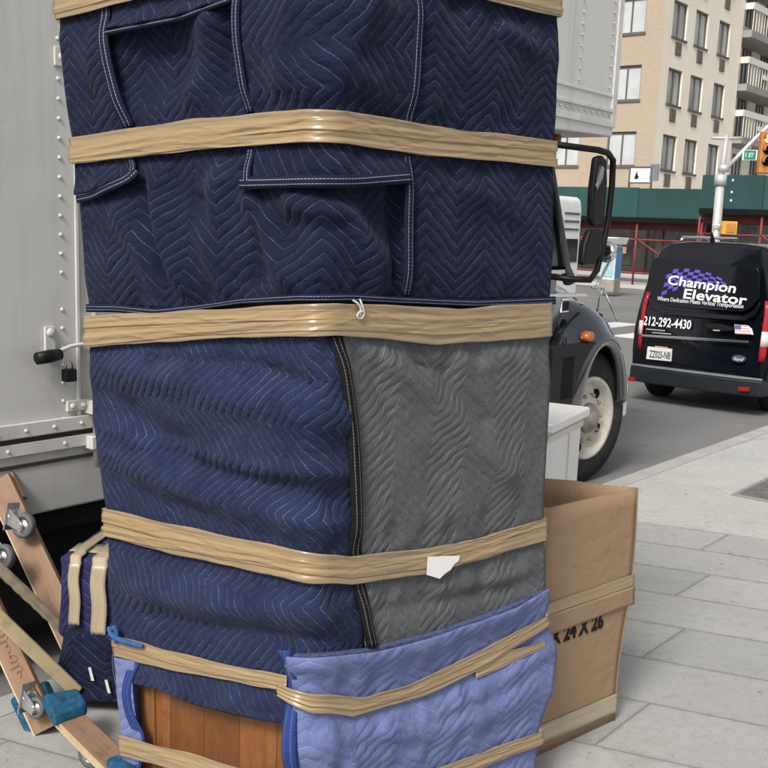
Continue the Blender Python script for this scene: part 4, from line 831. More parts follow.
# ================================================================== BUNDLE, DOLLIES, POLES
def plank(m, p0, p1, wv, th):                                   # box from p0 to p1, width vector wv, thickness vector th
    p0, p1, wv, th = map(lambda q: np.array(q, float), (p0, p1, wv, th)); vs = [p0, p1, p1+wv, p0+wv, p0+th, p1+th, p1+wv+th, p0+wv+th]
    return m.add([tuple(v) for v in vs], [(0, 3, 2, 1), (4, 5, 6, 7), (0, 1, 5, 4), (1, 2, 6, 5), (2, 3, 7, 6), (3, 0, 4, 7)])
def caster(parent, M4, R_=.05, yaw=0.):
    c = bpy.data.objects.new('caster', None); COL.objects.link(c); c.parent = parent; c.matrix_local = M4 @ Matrix.Rotation(yaw, 4, 'Z')
    # local: plate at z=0, wheel hangs to -z; axle along y, trail along +x
    m = MB().mm(-.05, .05, -.035, .035, -.005, 0)
    for yy in (-.022, .022): m.prism([(-.03, -.005), (.03, -.005), (.045, -R_*1.35), (.025, -R_*1.6), (.008, -R_*1.35)], yy-.002, yy+.002, 'y')
    m.lathe([(-.018, .022), (-.005, .026)], axis='z', n=16); m.lathe([(-.03, .009), (.03, .009)], (.025, 0, -R_*1.35), n=10)
    m.build('fork', MT['steel'], c)
    MB().lathe([(-.015, R_*.62), (-.016, R_*.9), (-.010, R_), (.010, R_), (.016, R_*.9), (.015, R_*.62)], (.025, 0, -R_*1.35), n=28, close=True).build('tyre', MT['rubber'], c, smooth=True)
    MB().lathe([(-.013, R_*.15), (-.013, R_*.25), (-.006, R_*.35), (-.006, R_*.6), (-.012, R_*.63), (.012, R_*.63), (.006, R_*.6), (.006, R_*.35), (.013, R_*.25), (.013, R_*.15)], (.025, 0, -R_*1.35), n=24).build('wheel_core', MT['steel'], c, smooth=True)
    return c
def wcaster(parent, pm, px, py, Y, R_, right=1.):
    zc = Vector(tuple(-(RR*.86*right-FW*.30-UU*.12))).normalized(); yc = Vector(tuple(-FW)); yc = (yc-zc*yc.dot(zc)).normalized(); xc = yc.cross(zc)
    Mw = Matrix.Identity(4); p = aty(px, py, Y)
    for i in range(3): Mw[i][0] = xc[i]; Mw[i][1] = yc[i]; Mw[i][2] = zc[i]; Mw[i][3] = p[i]
    return caster(parent, pm.inverted() @ Mw, R_)
# flat dolly under the bundle
ZD = .135
A_ = gnd(56, 719, ZD); B_ = gnd(106, 769, ZD); dd = (B_-A_); dd /= np.linalg.norm(dd); rd = math.atan2(dd[1], dd[0])
fd = thing('furniture_dolly', 'flat wooden furniture dolly with blue carpet ends lying on the ground beside the wrapped cabinet', 'dolly', (A_[0], A_[1], 0), rd, 'furniture dollies')
fi = mloc((A_[0], A_[1], 0), rd).inverted()
wv = fi @ Vector(tuple(gnd(86, 715, ZD))); wy = wv.y
sgn = 1 if wy > 0 else -1; wid = min(abs(wy), .13)
LD = .46
for k_ in range(2):
    y0 = sgn*k_*.36; o = MB().mm(0, LD, min(y0, y0+sgn*wid), max(y0, y0+sgn*wid), ZD-.028, ZD).build('rail', MT['ply'], fd, bevel=.003)
    MB().mm(-.001, LD+.001, y0-.003 if sgn > 0 else y0-.003+.0, y0+.003, ZD-.027, ZD-.002).build('rail_edge', MT['pine'], o)
def dpoly(pts, z):
    return [tuple((fi @ Vector(tuple(gnd(x, y, z))))[:2]) for x, y in pts]
MB().prism(dpoly([(42, 693), (78, 686), (88, 701), (53, 713)], ZD+.045), ZD-.008, ZD+.042, 'z').build('carpet_bar', MT['carpet'], fd, bevel=.014, seg=3)
MB().prism(dpoly([(106, 757), (128, 750), (142, 775), (116, 786)], ZD+.035), ZD+.002, ZD+.035, 'z').build('carpet_bar', MT['carpet'], fd, bevel=.012, seg=3)
for xx in (.10, LD-.06):
    for yy in (.055, .36+.06): caster(fd, Matrix.Translation((xx, sgn*yy, ZD-.028)), .045, .4)
# leaning dolly
def lean_pt(px, py, Y): return aty(px, py, Y)
PA0, PA1 = lean_pt(-4, 505, 3.83), lean_pt(66, 655, 3.55)
ud = PA1-PA0; L1 = np.linalg.norm(ud); ud /= L1
side = lean_pt(42, 565, 3.70)-lean_pt(20, 575, 3.70); side -= ud*(side@ud); side /= np.linalg.norm(side)
nn = np.cross(ud, side); nn = nn if nn[1] < 0 else -nn
Ml = Matrix.Identity(4)
zz_ = np.cross(ud, side)
for i in range(3): Ml[i][0] = ud[i]; Ml[i][1] = side[i]; Ml[i][2] = zz_[i]; Ml[i][3] = PA0[i]
zs = 1 if zz_[1] < 0 else -1                                     # local z sign that faces the camera
ld_ = thing('furniture_dolly', 'wooden dolly tipped up on end at the left with its grey casters showing', 'dolly', group='furniture dollies', mat=Ml)
mb_ = MB().mm(-.08, L1+.05, 0, .10, -.014, .014).build('rail', MT['ply'], ld_, bevel=.003)
MB().mm(-.08, L1+.05, -.003, .003, -.0135, .0135).build('rail_edge', MT['pine'], mb_)
MB().mm(-.12, .02, -.35, .10, -zs*.045-.018, -zs*.045+.018).build('cross_bar', MT['ply'], ld_, bevel=.003)
wcaster(ld_, Ml, 11, 516, 3.72, .046); wcaster(ld_, Ml, -10, 547, 3.60, .046)
# second tipped dolly: lower left rail with blue carpet end and its caster
PB0, PB1 = lean_pt(-22, 610, 3.42), lean_pt(36, 735, 3.30)
u2 = PB1-PB0; L2 = np.linalg.norm(u2); u2 /= L2
s2 = lean_pt(24, 668, 3.36)-lean_pt(6, 676, 3.36); s2 -= u2*(s2@u2); s2 /= np.linalg.norm(s2); z2 = np.cross(u2, s2)
M2 = Matrix.Identity(4)
for i in range(3): M2[i][0] = u2[i]; M2[i][1] = s2[i]; M2[i][2] = z2[i]; M2[i][3] = PB0[i]
zs2 = 1 if z2[1] < 0 else -1
d2_ = thing('furniture_dolly', 'tipped wooden dolly with handwriting on its rail and a blue carpet foot', 'dolly', group='furniture dollies', mat=M2)
r2 = MB().mm(-.2, L2, 0, .085, -.013, .013).build('rail', MT['ply'], d2_, bevel=.003)
MB().mm(-.2, L2+.001, -.003, .003, -.0125, .0125).build('rail_edge', MT['pine'], r2)
MB().mm(L2-.15, L2-.004, -.045, .09, min(-zs2*.075, -zs2*.0145), max(-zs2*.075, -zs2*.0145)).build('carpet_bar', MT['carpet'], d2_, bevel=.014, seg=3)
wcaster(d2_, M2, 26, 697, 3.29, .036)
wr = MB()                                                      # illegible marker scrawl along the rail
pts = []
for i in range(140):
    t_ = i/139; a_ = t_*52; pts.append((L2-.36+t_*.16+.007*math.sin(a_), .045+(.010+.008*math.sin(t_*9+1))*math.cos(a_)+.006*math.sin(t_*23), zs2*.0142))
wr.tube(pts, .0006, 4); wr.build('marker_writing', simple('marker_ink', (.13, .05, .03), .8, .2), r2)
# poles
def pole(name, label, p0, p1, mat, r, extra=None):
    p0, p1 = np.array(p0), np.array(p1); x = Vector(tuple(p1-p0)); L = x.length; x.normalize(); y = Vector((0, 0, 1)).cross(x).normalized(); z = x.cross(y)
    Mp = Matrix.Identity(4)
    for i in range(3): Mp[i][0] = x[i]; Mp[i][1] = y[i]; Mp[i][2] = z[i]; Mp[i][3] = p0[i]
    o = thing(name, label, 'pole', mat=Mp); return o, L
po, L = pole('wooden_pole', 'round pole wrapped in crumpled pale tape leaning across the tipped dolly', aty(-14, 556, 3.42), aty(84, 648, 3.62), None, .02)
pts = [(L*i/30, .0012*math.sin(i*1.7), .0012*math.cos(i*2.3)) for i in range(31)]
MB().tube(pts, [.020+.0006*math.sin(i*2.1)+.0005*math.sin(i*5.3) for i in range(31)], 14).build('wrapped_shaft', MT['tape_pale'], po, smooth=True, uv=[(i//14*L/30, (i % 14)/14*.13) for i in range(31*14)])
po, L = pole('wooden_pole', 'bare pale pine rail leaning down to the blue carpeted dolly', aty(-14, 605, 3.26), aty(77, 692, 3.44), None, .02)
MB().mm(0, L, -.014, .014, -.024, .024).build('shaft', MT['pine'], po, bevel=.008, seg=3)
# wrapped bundle
bx = aty(64, 560, 3.50); zt = bx[2]
bu = thing('wrapped_bundle', 'low furniture bundle in purple navy blanket and pale tape behind the wrapped cabinet', 'bundle', (bx[0], bx[1], 0), math.radians(-6))
def soft_box(x0, x1, y0, y1, z0, z1, r, amp, seed, nx=46, nz_=46):
    # super-ellipsoid-like rounded block with cloth wrinkles
    rows = []; uv = []
    cx_, cy_, cz_ = (x0+x1)/2, (y0+y1)/2, (z0+z1)/2; hx, hy, hz = (x1-x0)/2, (y1-y0)/2, (z1-z0)/2
    for i in range(nz_+1):
        ph = -math.pi/2+math.pi*i/nz_; r_ = []
        for k_ in range(nx*2+1):
            th = 2*math.pi*k_/(nx*2); e = .14
            c_ = lambda a: math.copysign(abs(math.cos(a))**e, math.cos(a)); s_ = lambda a: math.copysign(abs(math.sin(a))**e, math.sin(a))
            x, y, z = math.copysign(abs(math.cos(ph))**.12, 1)*hx*c_(th), math.copysign(abs(math.cos(ph))**.12, 1)*hy*s_(th), hz*s_(ph)
            w = 1+amp*float(nz(np.array(x*14+z*6), np.array(y*14+z*16), 1.3, seed))+amp*.5*float(nz(np.array(x*40), np.array(y*40+z*46), 1.3, seed+6))
            r_.append((cx_+x*w, cy_+y*w, cz_+z*w)); uv.append((th*.12 + x*.6, z+y*.5))
        rows.append(r_)
    return MB().grid(np.array(rows)), uv
g, uv = soft_box(-.03, .5, -.005, .46, zt-.30, zt+.01, .04, .025, 3); g.build('upper_blanket', MT['purple'], bu, smooth=True, uv=uv)
g, uv = soft_box(.0, .50, -.045, .42, .05, zt-.25, .04, .05, 20); g.build('lower_blanket', MT['navy'], bu, smooth=True, uv=uv)
def band(x0, x1, ztop, zb, y0, y1, lab=None):                   # tape over the top and down the front
    prof = [(y1+.0, ztop+.010), (y0+.05, ztop+.012), (y0+.008, ztop+.006), (y0-.020, ztop-.022), (y0-.026, (ztop+zb)/2), (y0-.022, zb)]
    rows = []; uv = []; acc = 0
    for i in range(len(prof)-1):
        for q in range(10):
            t_ = q/10; y = prof[i][0]*(1-t_)+prof[i+1][0]*t_; z = prof[i][1]*(1-t_)+prof[i+1][1]*t_; acc += .012
            rows.append([(x0+(x1-x0)*k_/6+.003*math.sin(acc*40), y-.001*math.sin(k_*3), z+.002*math.sin(k_*2.5+acc*9)) for k_ in range(7)]); uv += [(acc, k_/6*.09) for k_ in range(7)]
    return MB().grid(np.array(rows)).build('tape_band', MT['tape_pale'], bu, smooth=True, uv=uv, solid=.001)
band(.025, .065, zt+.012, zt-.24, 0, .4); band(.105, .16, zt+.010, zt-.27, 0, .4)
rows = [[(-.012+.55*i/30, -.013-.002*math.sin(i), zt-.035+.03*k_-.002*i/3) for k_ in range(4)] for i in range(31)]
rows = [[(-.004+.55*i/30, .10+.0*i, zt+.013) if False else (-.008+.55*i/30, .06+.032*k_, zt+.0135) for k_ in range(4)] for i in range(31)]
MB().grid(np.array(rows)).build('tape_band', MT['tape_pale'], bu, smooth=True, uv=[(i*.018, k_*.03) for i in range(31) for k_ in range(4)], solid=.001)
rows = []; uv = []
for i in range(30):
    t_ = i/29; rows.append([(.19+.022*k_/4+.05*t_*t_, -.058-.006*math.sin(t_*3), zt-.31-.20*t_) for k_ in range(5)]); uv += [(t_*.25, k_/4) for k_ in range(5)]
MB().grid(np.array(rows)).build('binding', MT['bind_navy'], bu, smooth=True, uv=uv, solid=.006)
for xx, z0, z1 in ((.105, .145, .19), (.165, .105, .15)):
    MB().add([(xx, -.056, z1), (xx+.010, -.056, z1), (xx+.024, -.062, z0), (xx+.013, -.062, z0)], [(0, 1, 2, 3)]).build('pale_strap', MT['string'], bu, solid=.003)

# ================================================================== VAN
vL = gnd(627, 399, STREET)
vr = np.array([E[1], -E[0], 0]); KV = .86; VW = 1.86*KV
van_o = vL+vr*VW/2; van_o[2] = STREET
van = thing('parked_van', 'black van with lettering on its rear doors parked along the kerb ahead of the truck', 'van', van_o, ROTE)
VH = 1.83
def vxr(z): return .0 if z < .75 else .0+.22*((z-.75)/(VH-.75))**1.5
def section(x, sc_=1., hs=1., z0=.30):
    half = [(.0, VH*hs), (.35, VH*hs-.005), (.60, VH*hs-.03), (.73, VH*hs-.09), (.795, VH*hs-.22), (.865, VH*hs-.55), (.905, 1.05*hs), (.925, .85*hs), (.93, .60), (.915, .40), (.85, z0)]
    r = [(x+(vxr(z) if x < .5 else 0), -y*sc_*KV, z) for y, z in half[::-1]]+[(x+(vxr(z) if x < .5 else 0), y*sc_*KV, z) for y, z in half[1:]]
    return r
rows = [section(-.005, .97, .985), section(.02, .99, .995), section(.10), section(.9), section(2.0), section(2.75), section(3.2, .97, .90), section(3.55, .94, .66), section(4.2, .90, .58), section(4.35, .84, .5)]
vb = MB().grid(np.array(rows)); nn_ = len(rows[0]); vb.f.append(tuple(range(nn_-1, -1, -1))); k0 = (len(rows)-1)*nn_; vb.f.append(tuple(range(k0, k0+nn_)))
vb.build('body', MT['van_paint'], van, smooth=True).data.polygons[-2].use_smooth = False
vn = np.array([-E[0], -E[1], 0])
def vp(px, py, off=.0):                                        # pixel -> rear face local (x,y,z), following the slanted rear
    x = 0.
    for _ in range(6):
        p = onpl(px, py, van_o+E*x, E)-van_o; z = p[2]; x = vxr(z)-.006-off
    return Vector((x, float(p@N), float(z)))
def vpoly(name, mat, pts, off=.006, th=.012, parent=van, bevel=.003, label=None):
    f = [vp(x, y, off) for x, y in pts]; n_ = len(f); vs = [tuple(v) for v in f]+[(v.x+th, v.y, v.z) for v in f]
    o = MB().add(vs, [tuple(range(n_)), tuple(range(2*n_-1, n_-1, -1))]+[(i, (i+1) % n_, n_+(i+1) % n_, n_+i) for i in range(n_)]).build(name, mat, parent, bevel=bevel); return o
def vframe(px, py, px2, py2, off):
    a, b = vp(px, py, off), vp(px2, py2, off); xa = (b-a).normalized(); c = vp(px, py-14, off); up_ = (c-a); na = xa.cross(up_).normalized(); za = na.cross(xa).normalized()
    M4 = Matrix.Identity(4)
    for i in range(3): M4[i][0] = xa[i]; M4[i][1] = za[i]; M4[i][2] = na[i]; M4[i][3] = a[i]
    return M4, (b-a).length
def vtext(s, px, py, px2, py2, cap_px, mat, bold=.0, name='lettering', off=.012, parent=van, shear=0.):
    M4, w = vframe(px, py, px2, py2, off); hh = (vp(px, py-cap_px, off)-vp(px, py, off)).length
    o = text_mesh(s, 1., name, mat, parent, Matrix.Identity(4), bold=bold, shear=shear)
    xs = [v.co.x for v in o.data.vertices]; ys = [v.co.y for v in o.data.vertices if True]; x0, x1 = min(xs), max(xs)
    capn = .73
    for v in o.data.vertices: v.co = M4 @ Vector(((v.co.x-x0)/(x1-x0)*w, v.co.y/capn*hh, v.co.z*1.0))
    return o
MTg = MT['glass_dark']
gl = vpoly('rear_window', MTg, [(655, 258), (700, 263), (757, 268), (760, 275), (759, 298), (752, 307), (743, 312), (700, 309), (666, 306), (654, 300), (646, 291), (649, 272)], .004)
m = vpoly('window_reflex', MT['greyp'], [(719, 266), (763, 269), (764, 282), (757, 280), (756, 277), (748, 277), (747, 288), (744, 296), (722, 292)], .0055, .001, gl, bevel=0) if False else None
# ledge below window, centre seam, door furniture
vpoly('lower_ledge', MT['van_paint'], [(645, 292), (655, 305), (668, 310), (700, 313), (744, 316), (754, 310), (760, 301), (760, 306), (755, 315), (745, 321), (700, 318), (664, 315), (650, 308)], .02, .03, bevel=.008)
vpoly('trim_bar', MT['chrome'], [(642, 334.5), (690, 337), (748, 341), (748, 343), (690, 340), (642, 336.5)], .02, .02, bevel=.003)
vpoly('trim_ledge', MT['van_paint'], [(640, 337), (683, 339.5), (687, 344), (680, 343.5), (640, 341)], .018, .02, bevel=.003)
vpoly('door_seam', MT['dark'], [(693, 264), (694, 264), (691, 377), (690, 377)], .0065, .004, bevel=0)
vpoly('door_handle', MT['plastic'], [(706, 323.5), (720, 324), (733, 328), (732, 331), (718, 331), (706, 328)], .03, .03, bevel=.006)
vpoly('handle_glint', MT['chrome'], [(713, 329.6), (720, 330), (720, 331.2), (713, 330.8)], .034, .006, bevel=0)
# bumper
bm_ = MB(); zb0, zb1 = vp(700, 392, .1).z, vp(700, 374, .1).z
bm_.prism([(-.08, -.88*KV), (-.13, -.58*KV), (-.14, 0), (-.13, .58*KV), (-.08, .88*KV), (.22, .935*KV), (.22, -.935*KV)], zb0+.02, zb1, 'z').build('rear_bumper', simple('bumper_plastic', (.012, .015, .020), .45, .4, var=.15), van, bevel=.02, seg=3)
MB().prism([(-.085, -.87*KV), (-.135, -.57*KV), (-.145, 0), (-.135, .57*KV), (-.085, .87*KV), (-.04, .87*KV), (-.04, -.87*KV)], zb1+.001, zb1+.022, 'z').build('bumper_step', MT['greyp'], van, bevel=.006)
for (a_, b_, c_, d_) in ((628, 377, 635, 381), (738, 387, 749, 391)): vpoly('reflector', MT['red'], [(a_, b_), (c_, b_+.5), (c_, d_+.5), (a_, d_)], .145 if a_ > 700 else .095, .03)
# tail lamps
def lamp(sgn):
    y0 = sgn*.80
    pts = [(.74, 0), (.80, 0), (.80, 1)]
    rows = []
    for z in np.linspace(.60, 1.24, 9):
        r = []
        for k_ in range(7):
            t_ = k_/6; xx = vxr(z)-.03+.16*t_**2; yy = sgn*(((.905 if z < 1.1 else .905-(z-1.1)*.16)+.02)*KV-.125*(1-t_))
            r.append((xx, yy, z))
        rows.append(r)
    g = np.array(rows)
    MB().grid(g[:, :]).build('tail_lamp', MT['red'], van, smooth=True, solid=.03)
    mid = g[2:5].copy(); mid[:, :, 0] -= .004; mid[:, :, 1] += sgn*.004; MB().grid(mid).build('reverse_lamp', MT['lens_white'], van, smooth=True, solid=.006)
lamp(1); lamp(-1)
pl_ = vpoly('number_plate', MT['plate'], [(647.5, 346.5), (672, 349), (671, 361.5), (646, 359)], .02, .02)
vtext('ZZ025-NB', 649, 357, 670, 359.2, 7.2, MT['navyink'], .01, 'plate_number', .0225, pl_)
vpoly('plate_header', MT['pinkink'], [(655, 345.8), (668, 347.2), (668, 348.6), (655, 347.4)], .021, .001, pl_, 0)
ov = []
for k_ in range(24):
    t_ = 2*math.pi*k_/24; ov.append((738.5+7.4*math.cos(t_), 358.6+4.0*math.sin(t_)+.6*math.cos(t_)))
bo = vpoly('oval_badge', MT['chrome'], ov, .014, .012, bevel=0)
vpoly('badge_field', MT['oval'], [(738.5+(x-738.5)*.86, 358.6+(y-358.6)*.8) for x, y in ov], .0155, .004, bo, 0)
vtext('Ford', 733.5, 360.3, 743.5, 361.1, 3.2, MT['white'], 0., 'badge_script', .017, bo, .4)
vtext('Champion', 667, 284, 735, 293, 9.5, MT['white'], .018, off=.012); vtext('Elevator', 683, 298, 746, 305, 9.8, MT['white'], .018, off=.012)
vtext('Where Dedication Meets Vertical Transportation', 657, 300.2, 743, 308.4, 4.2, MT['white'], .0, off=.024)
vtext('212-292-4430', 643, 324.6, 690.5, 329.2, 9.0, MT['white'], .018, off=.010)
vtext('wwwwwwwwwww', 646, 329.5, 665, 331.3, 1.6, MT['white'], 0, 'small_print', .010); vtext('wwwwwwww', 652, 333.0, 671, 334.6, 1.6, MT['white'], 0, 'small_print', .010)
vtext('www', 631, 370, 639, 370.8, 2.4, MT['white'], .0, 'model_script', .010)
# checkered waving pattern in purple on the glass
m = MB()
def ck(a, b):                                                  # a along, b across
    x = 661+a*60; y = 296-b*26*(1-.55*a)-30*(math.sin(a*1.5)*.62)*(1-.15*b)+a*a*14; x = x+b*7-6*(1-a)*0
    return x, y
NA, NB = 11, 6
for i in range(NA):
    for j in range(NB):
        if (i+j) % 2: continue
        q = [ck(i/NA, j/NB), ck((i+1)/NA, j/NB), ck((i+1)/NA, (j+1)/NB), ck(i/NA, (j+1)/NB)]
        vs = [vp(x, y, .0075) for x, y in q]; m.add([tuple(v) for v in vs], [(0, 1, 2, 3)])
m.build('checker_graphic', MT['purp'], gl)
# flag sticker
fs = vpoly('flag_sticker', MT['white'], [(734.5, 324.5), (748, 325.5), (752, 329), (753.5, 334.8), (746, 334), (735, 333.5)], .008, .002, bevel=0)
for k_ in range(4):
    y0 = 325.3+k_*2.4; vpoly('stripe', MT['pinkink'], [(735 if k_ > 1 else 741, y0), (748+k_, y0+.8), (748.4+k_, y0+2.0), (735 if k_ > 1 else 741, y0+1.2)], .0092, .001, fs, 0)
vpoly('canton', MT['blueink'], [(734.8, 324.8), (741, 325.2), (741, 329.6), (734.8, 329.2)], .0096, .001, fs, 0)
for s_ in (-1, 1):
    m = MB().tube([(.5, s_*.62*KV, VH-.01), (.56, s_*.62*KV, VH+.035), (2.2, s_*.62*KV, VH+.04), (2.28, s_*.62*KV, VH-.01)], .018, 8); m.build('roof_rail', MT['chrome'], van, smooth=True)
MB().tube([(.35, .1, VH), (.30, .1, VH+.10)], [.03, .008], 8).build('aerial', MT['plastic'], van)
for s_ in (-1, 1):
    for xx in (.62, 3.5): wheel(van, xx, s_*-.90*KV, s_ if s_ > 0 else -1, .32, .21, .2, ('tyre', 'hubm', 'hubm'), False)
MB().mm(.1, 4.2, -.66, .66, .2, .36).build('underbody', MT['dark'], van, bevel=.03)
for s_ in (-1, 1): MB().mm(.9, 2.6, s_*.865*KV-.02, s_*.865*KV+.02, 1.08, 1.5).build('side_window', MTg, van, bevel=.01)

# ================================================================== APARTMENT BUILDING
bc = aty(652, 178, 47.); bc[2] = STREET
# local frame: x along E (right face), y along N (left face); corner at origin
bld = thing('apartment_building', 'cream apartment building with curtained windows and balconies across the street', 'building', bc, ROTE)
BH = 21.
FLZ = 2.8
def bl(px, py): p = onpl(px, py, bc, E)-bc; return float(p@N), float(p[2])          # left face (x=0): (y,z)
def br(px, py): p = onpl(px, py, bc, N)-bc; return float(p@E), float(p[2])          # right face (y=0): (x,z)
xr_end = br(738, 80)[0]
# left face wall as slab with real openings would be hidden by blinds; openings are cut by building piers and spandrels
def facade(nm, mat, rects, u0, u1, z0, z1, put, depth=.25):
    us = sorted({u0, u1, *[r[0] for r in rects], *[r[1] for r in rects]}); zs_ = sorted({z0, z1, *[r[2] for r in rects], *[r[3] for r in rects]})
    m = MB()
    for a, b in zip(us[:-1], us[1:]):
        for c, d in zip(zs_[:-1], zs_[1:]):
            uc, zc = (a+b)/2, (c+d)/2
            if any(r[0] < uc < r[1] and r[2] < zc < r[3] for r in rects): continue
            m.add([put(a, 0, c), put(b, 0, c), put(b, 0, d), put(a, 0, d)], [(0, 1, 2, 3)])
    for a, b, c, d in rects:
        m.add([put(a, 0, c), put(b, 0, c), put(b, 0, d), put(a, 0, d), put(a, depth, c), put(b, depth, c), put(b, depth, d), put(a, depth, d)], [(0, 1, 5, 4), (1, 2, 6, 5), (2, 3, 7, 6), (3, 0, 4, 7)])
    return m.build(nm, mat, bld)
pL = lambda u, dpt, z: (dpt, u, z); pR = lambda u, dpt, z: (u, dpt, z)
ya, zt2 = bl(642, 64.5); yb_, zb2 = bl(611, 101)
yb_ = bl(613, 66)[0]; wW = yb_-ya; wz0, wz1 = zb2, zt2
rectL = []
yc = bl(579, 146)[0]
for fl_i in range(-3, 4):
    z = (wz0+fl_i*FLZ, wz1+fl_i*FLZ)
    if z[0] < 3.5: continue
    rectL.append((ya, yb_, *z)); rectL.append((yc, yc+wW, *z)); rectL.append((yc+wW+3, yc+2*wW+3, *z))
facade('brick_wall', MT['brick'], rectL, 0, 22, 0, BH, pL)
def window(put, a, b, c, d, pane, mull=1, sill=True, dp=.10):
    m = MB(); t_ = .055
    def bar(u0, u1, z0, z1):
        p0, p1 = put(u0, dp-.02, z0), put(u1, dp+.04, z1); m.mm(min(p0[0], p1[0]), max(p0[0], p1[0]), min(p0[1], p1[1]), max(p0[1], p1[1]), z0, z1)
    bar(a, b, c, c+t_); bar(a, b, d-t_*1.6, d); bar(a, a+t_, c+t_, d-t_*1.6); bar(b-t_, b, c+t_, d-t_*1.6)
    for k_ in range(mull): u = a+(b-a)*(k_+1)/(mull+1); bar(u-.03, u+.03, c+t_, d-t_*1.6)
    fr = m.build('window', MT['frame'], bld)
    m = MB(); p = [put(a+.02, dp+.03, c+.02), put(b-.02, dp+.03, c+.02), put(b-.02, dp+.03, d-.02), put(a+.02, dp+.03, d-.02)]; m.add(p, [(0, 1, 2, 3)]); m.build('pane', pane, fr)
    if sill:
        m = MB(); p0, p1 = put(a-.06, -.06, c-.09), put(b+.06, dp, c-.003); m.mm(min(p0[0], p1[0]), max(p0[0], p1[0]), min(p0[1], p1[1]), max(p0[1], p1[1]), c-.09, c-.003); m.build('sill', MT['frame'], fr)
    return fr
for r in rectL: window(pL, *r, MT['blind'])
cols = []
for (pxl, pyl, pxr) in ((669, 67, 683), (691, 75, 703.5), (714, 84, 725)):
    x0, z_ = br(pxl, pyl); x1, _ = br(pxr, pyl+4); cols.append((x0, x1))
zt3 = br(669, 67)[1]; zb3 = br(665, 103)[1]
rectR = []
for fl_i in range(-3, 4):
    for c in cols:
        z = (zb3+fl_i*FLZ, zt3+fl_i*FLZ)
        if z[0] > 3.5: rectR.append((c[0], c[1], *z))
facade('cream_wall', MT['cream'], rectR, 0, xr_end, 0, BH, pR)
for r in rectR:
    window(pR, *r, MT['curt'], 1)
    u = r[0]+(r[1]-r[0])*.5; MB().mm(u-.30, u+.30, -.05, .02, r[2]-.72, r[2]-.16).build('air_vent', MT['vent'], bld, bevel=.02)
# recess with balconies
RX = xr_end
MB().mm(RX-.3, RX, .3, 3.0, 0, BH).build('side_wall', MT['cream'], bld)
rr = []
for fl_i in range(-3, 4):
    zz = zb3+fl_i*FLZ-.5
    if zz < 3.4: continue
    rr += [(RX+.6, RX+2.1, zz-.1, zz+2.0), (RX+2.8, RX+4.2, zz-.1, zz+2.0), (RX+5.4, RX+6.8, zz-.1, zz+2.0)]
facade('recessed_wall', MT['cream'], rr, RX, RX+14, 0, BH, lambda u, d, z: (u, 1.0+d, z))
for r in rr: window(lambda u, d, z: (u, 1.0+d, z), *r, MT['curt'], 2, False)
zb_list = [br(740, 29)[1], br(738, 84.6)[1], br(735, 137)[1]]
st_ = (zb_list[0]-zb_list[2])/2
for k_ in range(-1, 3):
    zz = zb_list[0]-k_*st_; b_ = MB().mm(RX+.05, RX+9, -.45, .99, zz-.32, zz).build('balcony', MT['balc'], bld)
    m = MB().mm(RX+.1, RX+9, -.44, -.38, zz+.98, zz+1.28).mm(RX+2.2, RX+4.6, -.46, -.42, zz+.45, zz+.68)
    for i in range(46): m.mm(RX+.2+i*.38, RX+.23+i*.38, -.42, -.38, zz, zz+1.0)
    m.mm(RX+.1, RX+.18, -.43, .99, zz+.98, zz+1.28); m.build('railing', MT['rail'], b_)
MB().mm(.02, RX+14, .3, 22, BH-.2, BH).build('roof', MT['balc'], bld)
MB().mm(.6, RX+13.9, .6, .8, 0, BH-.3).mm(.6, .8, .6, 22, 0, BH-.3).build('inner_wall', MT['dark'], bld) if False else None
# ground-floor shopfront band
m = MB().mm(-.10, -.005, -.1, 22, 0, 3.3).mm(-.1, RX+14, -.10, -.005, 0, 3.3); m.build('shopfront', MT['shop'], bld)
for i in range(8):
    MB().mm(-.14, -.10, .6+i*2.6, 2.7+i*2.6, .5, 2.7).build('shop_window', MT['shopglass'], bld, bevel=.01)
    if i < 5: MB().mm(.6+i*2.6, 2.7+i*2.6, -.14, -.10, .5, 2.7).build('shop_window', MT['shopglass'], bld, bevel=.01)
for (px, py, w_, h_, mt) in ((676, 226, .9, .42, 'shoppanel'), (688, 226, .5, .42, 'shoppanel'), (621, 250, .7, .3, 'card')):
    y_, z_ = bl(px, py); MB().mm(-.2, -.145, y_-w_/2, y_+w_/2, z_-h_/2, z_+h_/2).build('shop_notice', MT[mt], bld)
# far pavement round the building
fpv = MB(); fpv.add([tuple(bc+E*x+N*y+np.array([0, 0, z])) for x, y, z in ((-9.5, -9, .13), (60, -9, .13), (60, 60, .13), (-9.5, 60, .13), (-9.5, -9, -.02), (60, -9, -.02), (60, 60, -.02), (-9.5, 60, -.02))], [(0, 1, 2, 3), (0, 4, 5, 1), (3, 7, 4, 0)])
fpv.build('far_pavement', simple('far_concrete', (.46, .455, .44), .9, .2, var=.1, scale=.7))['kind'] = 'structure'

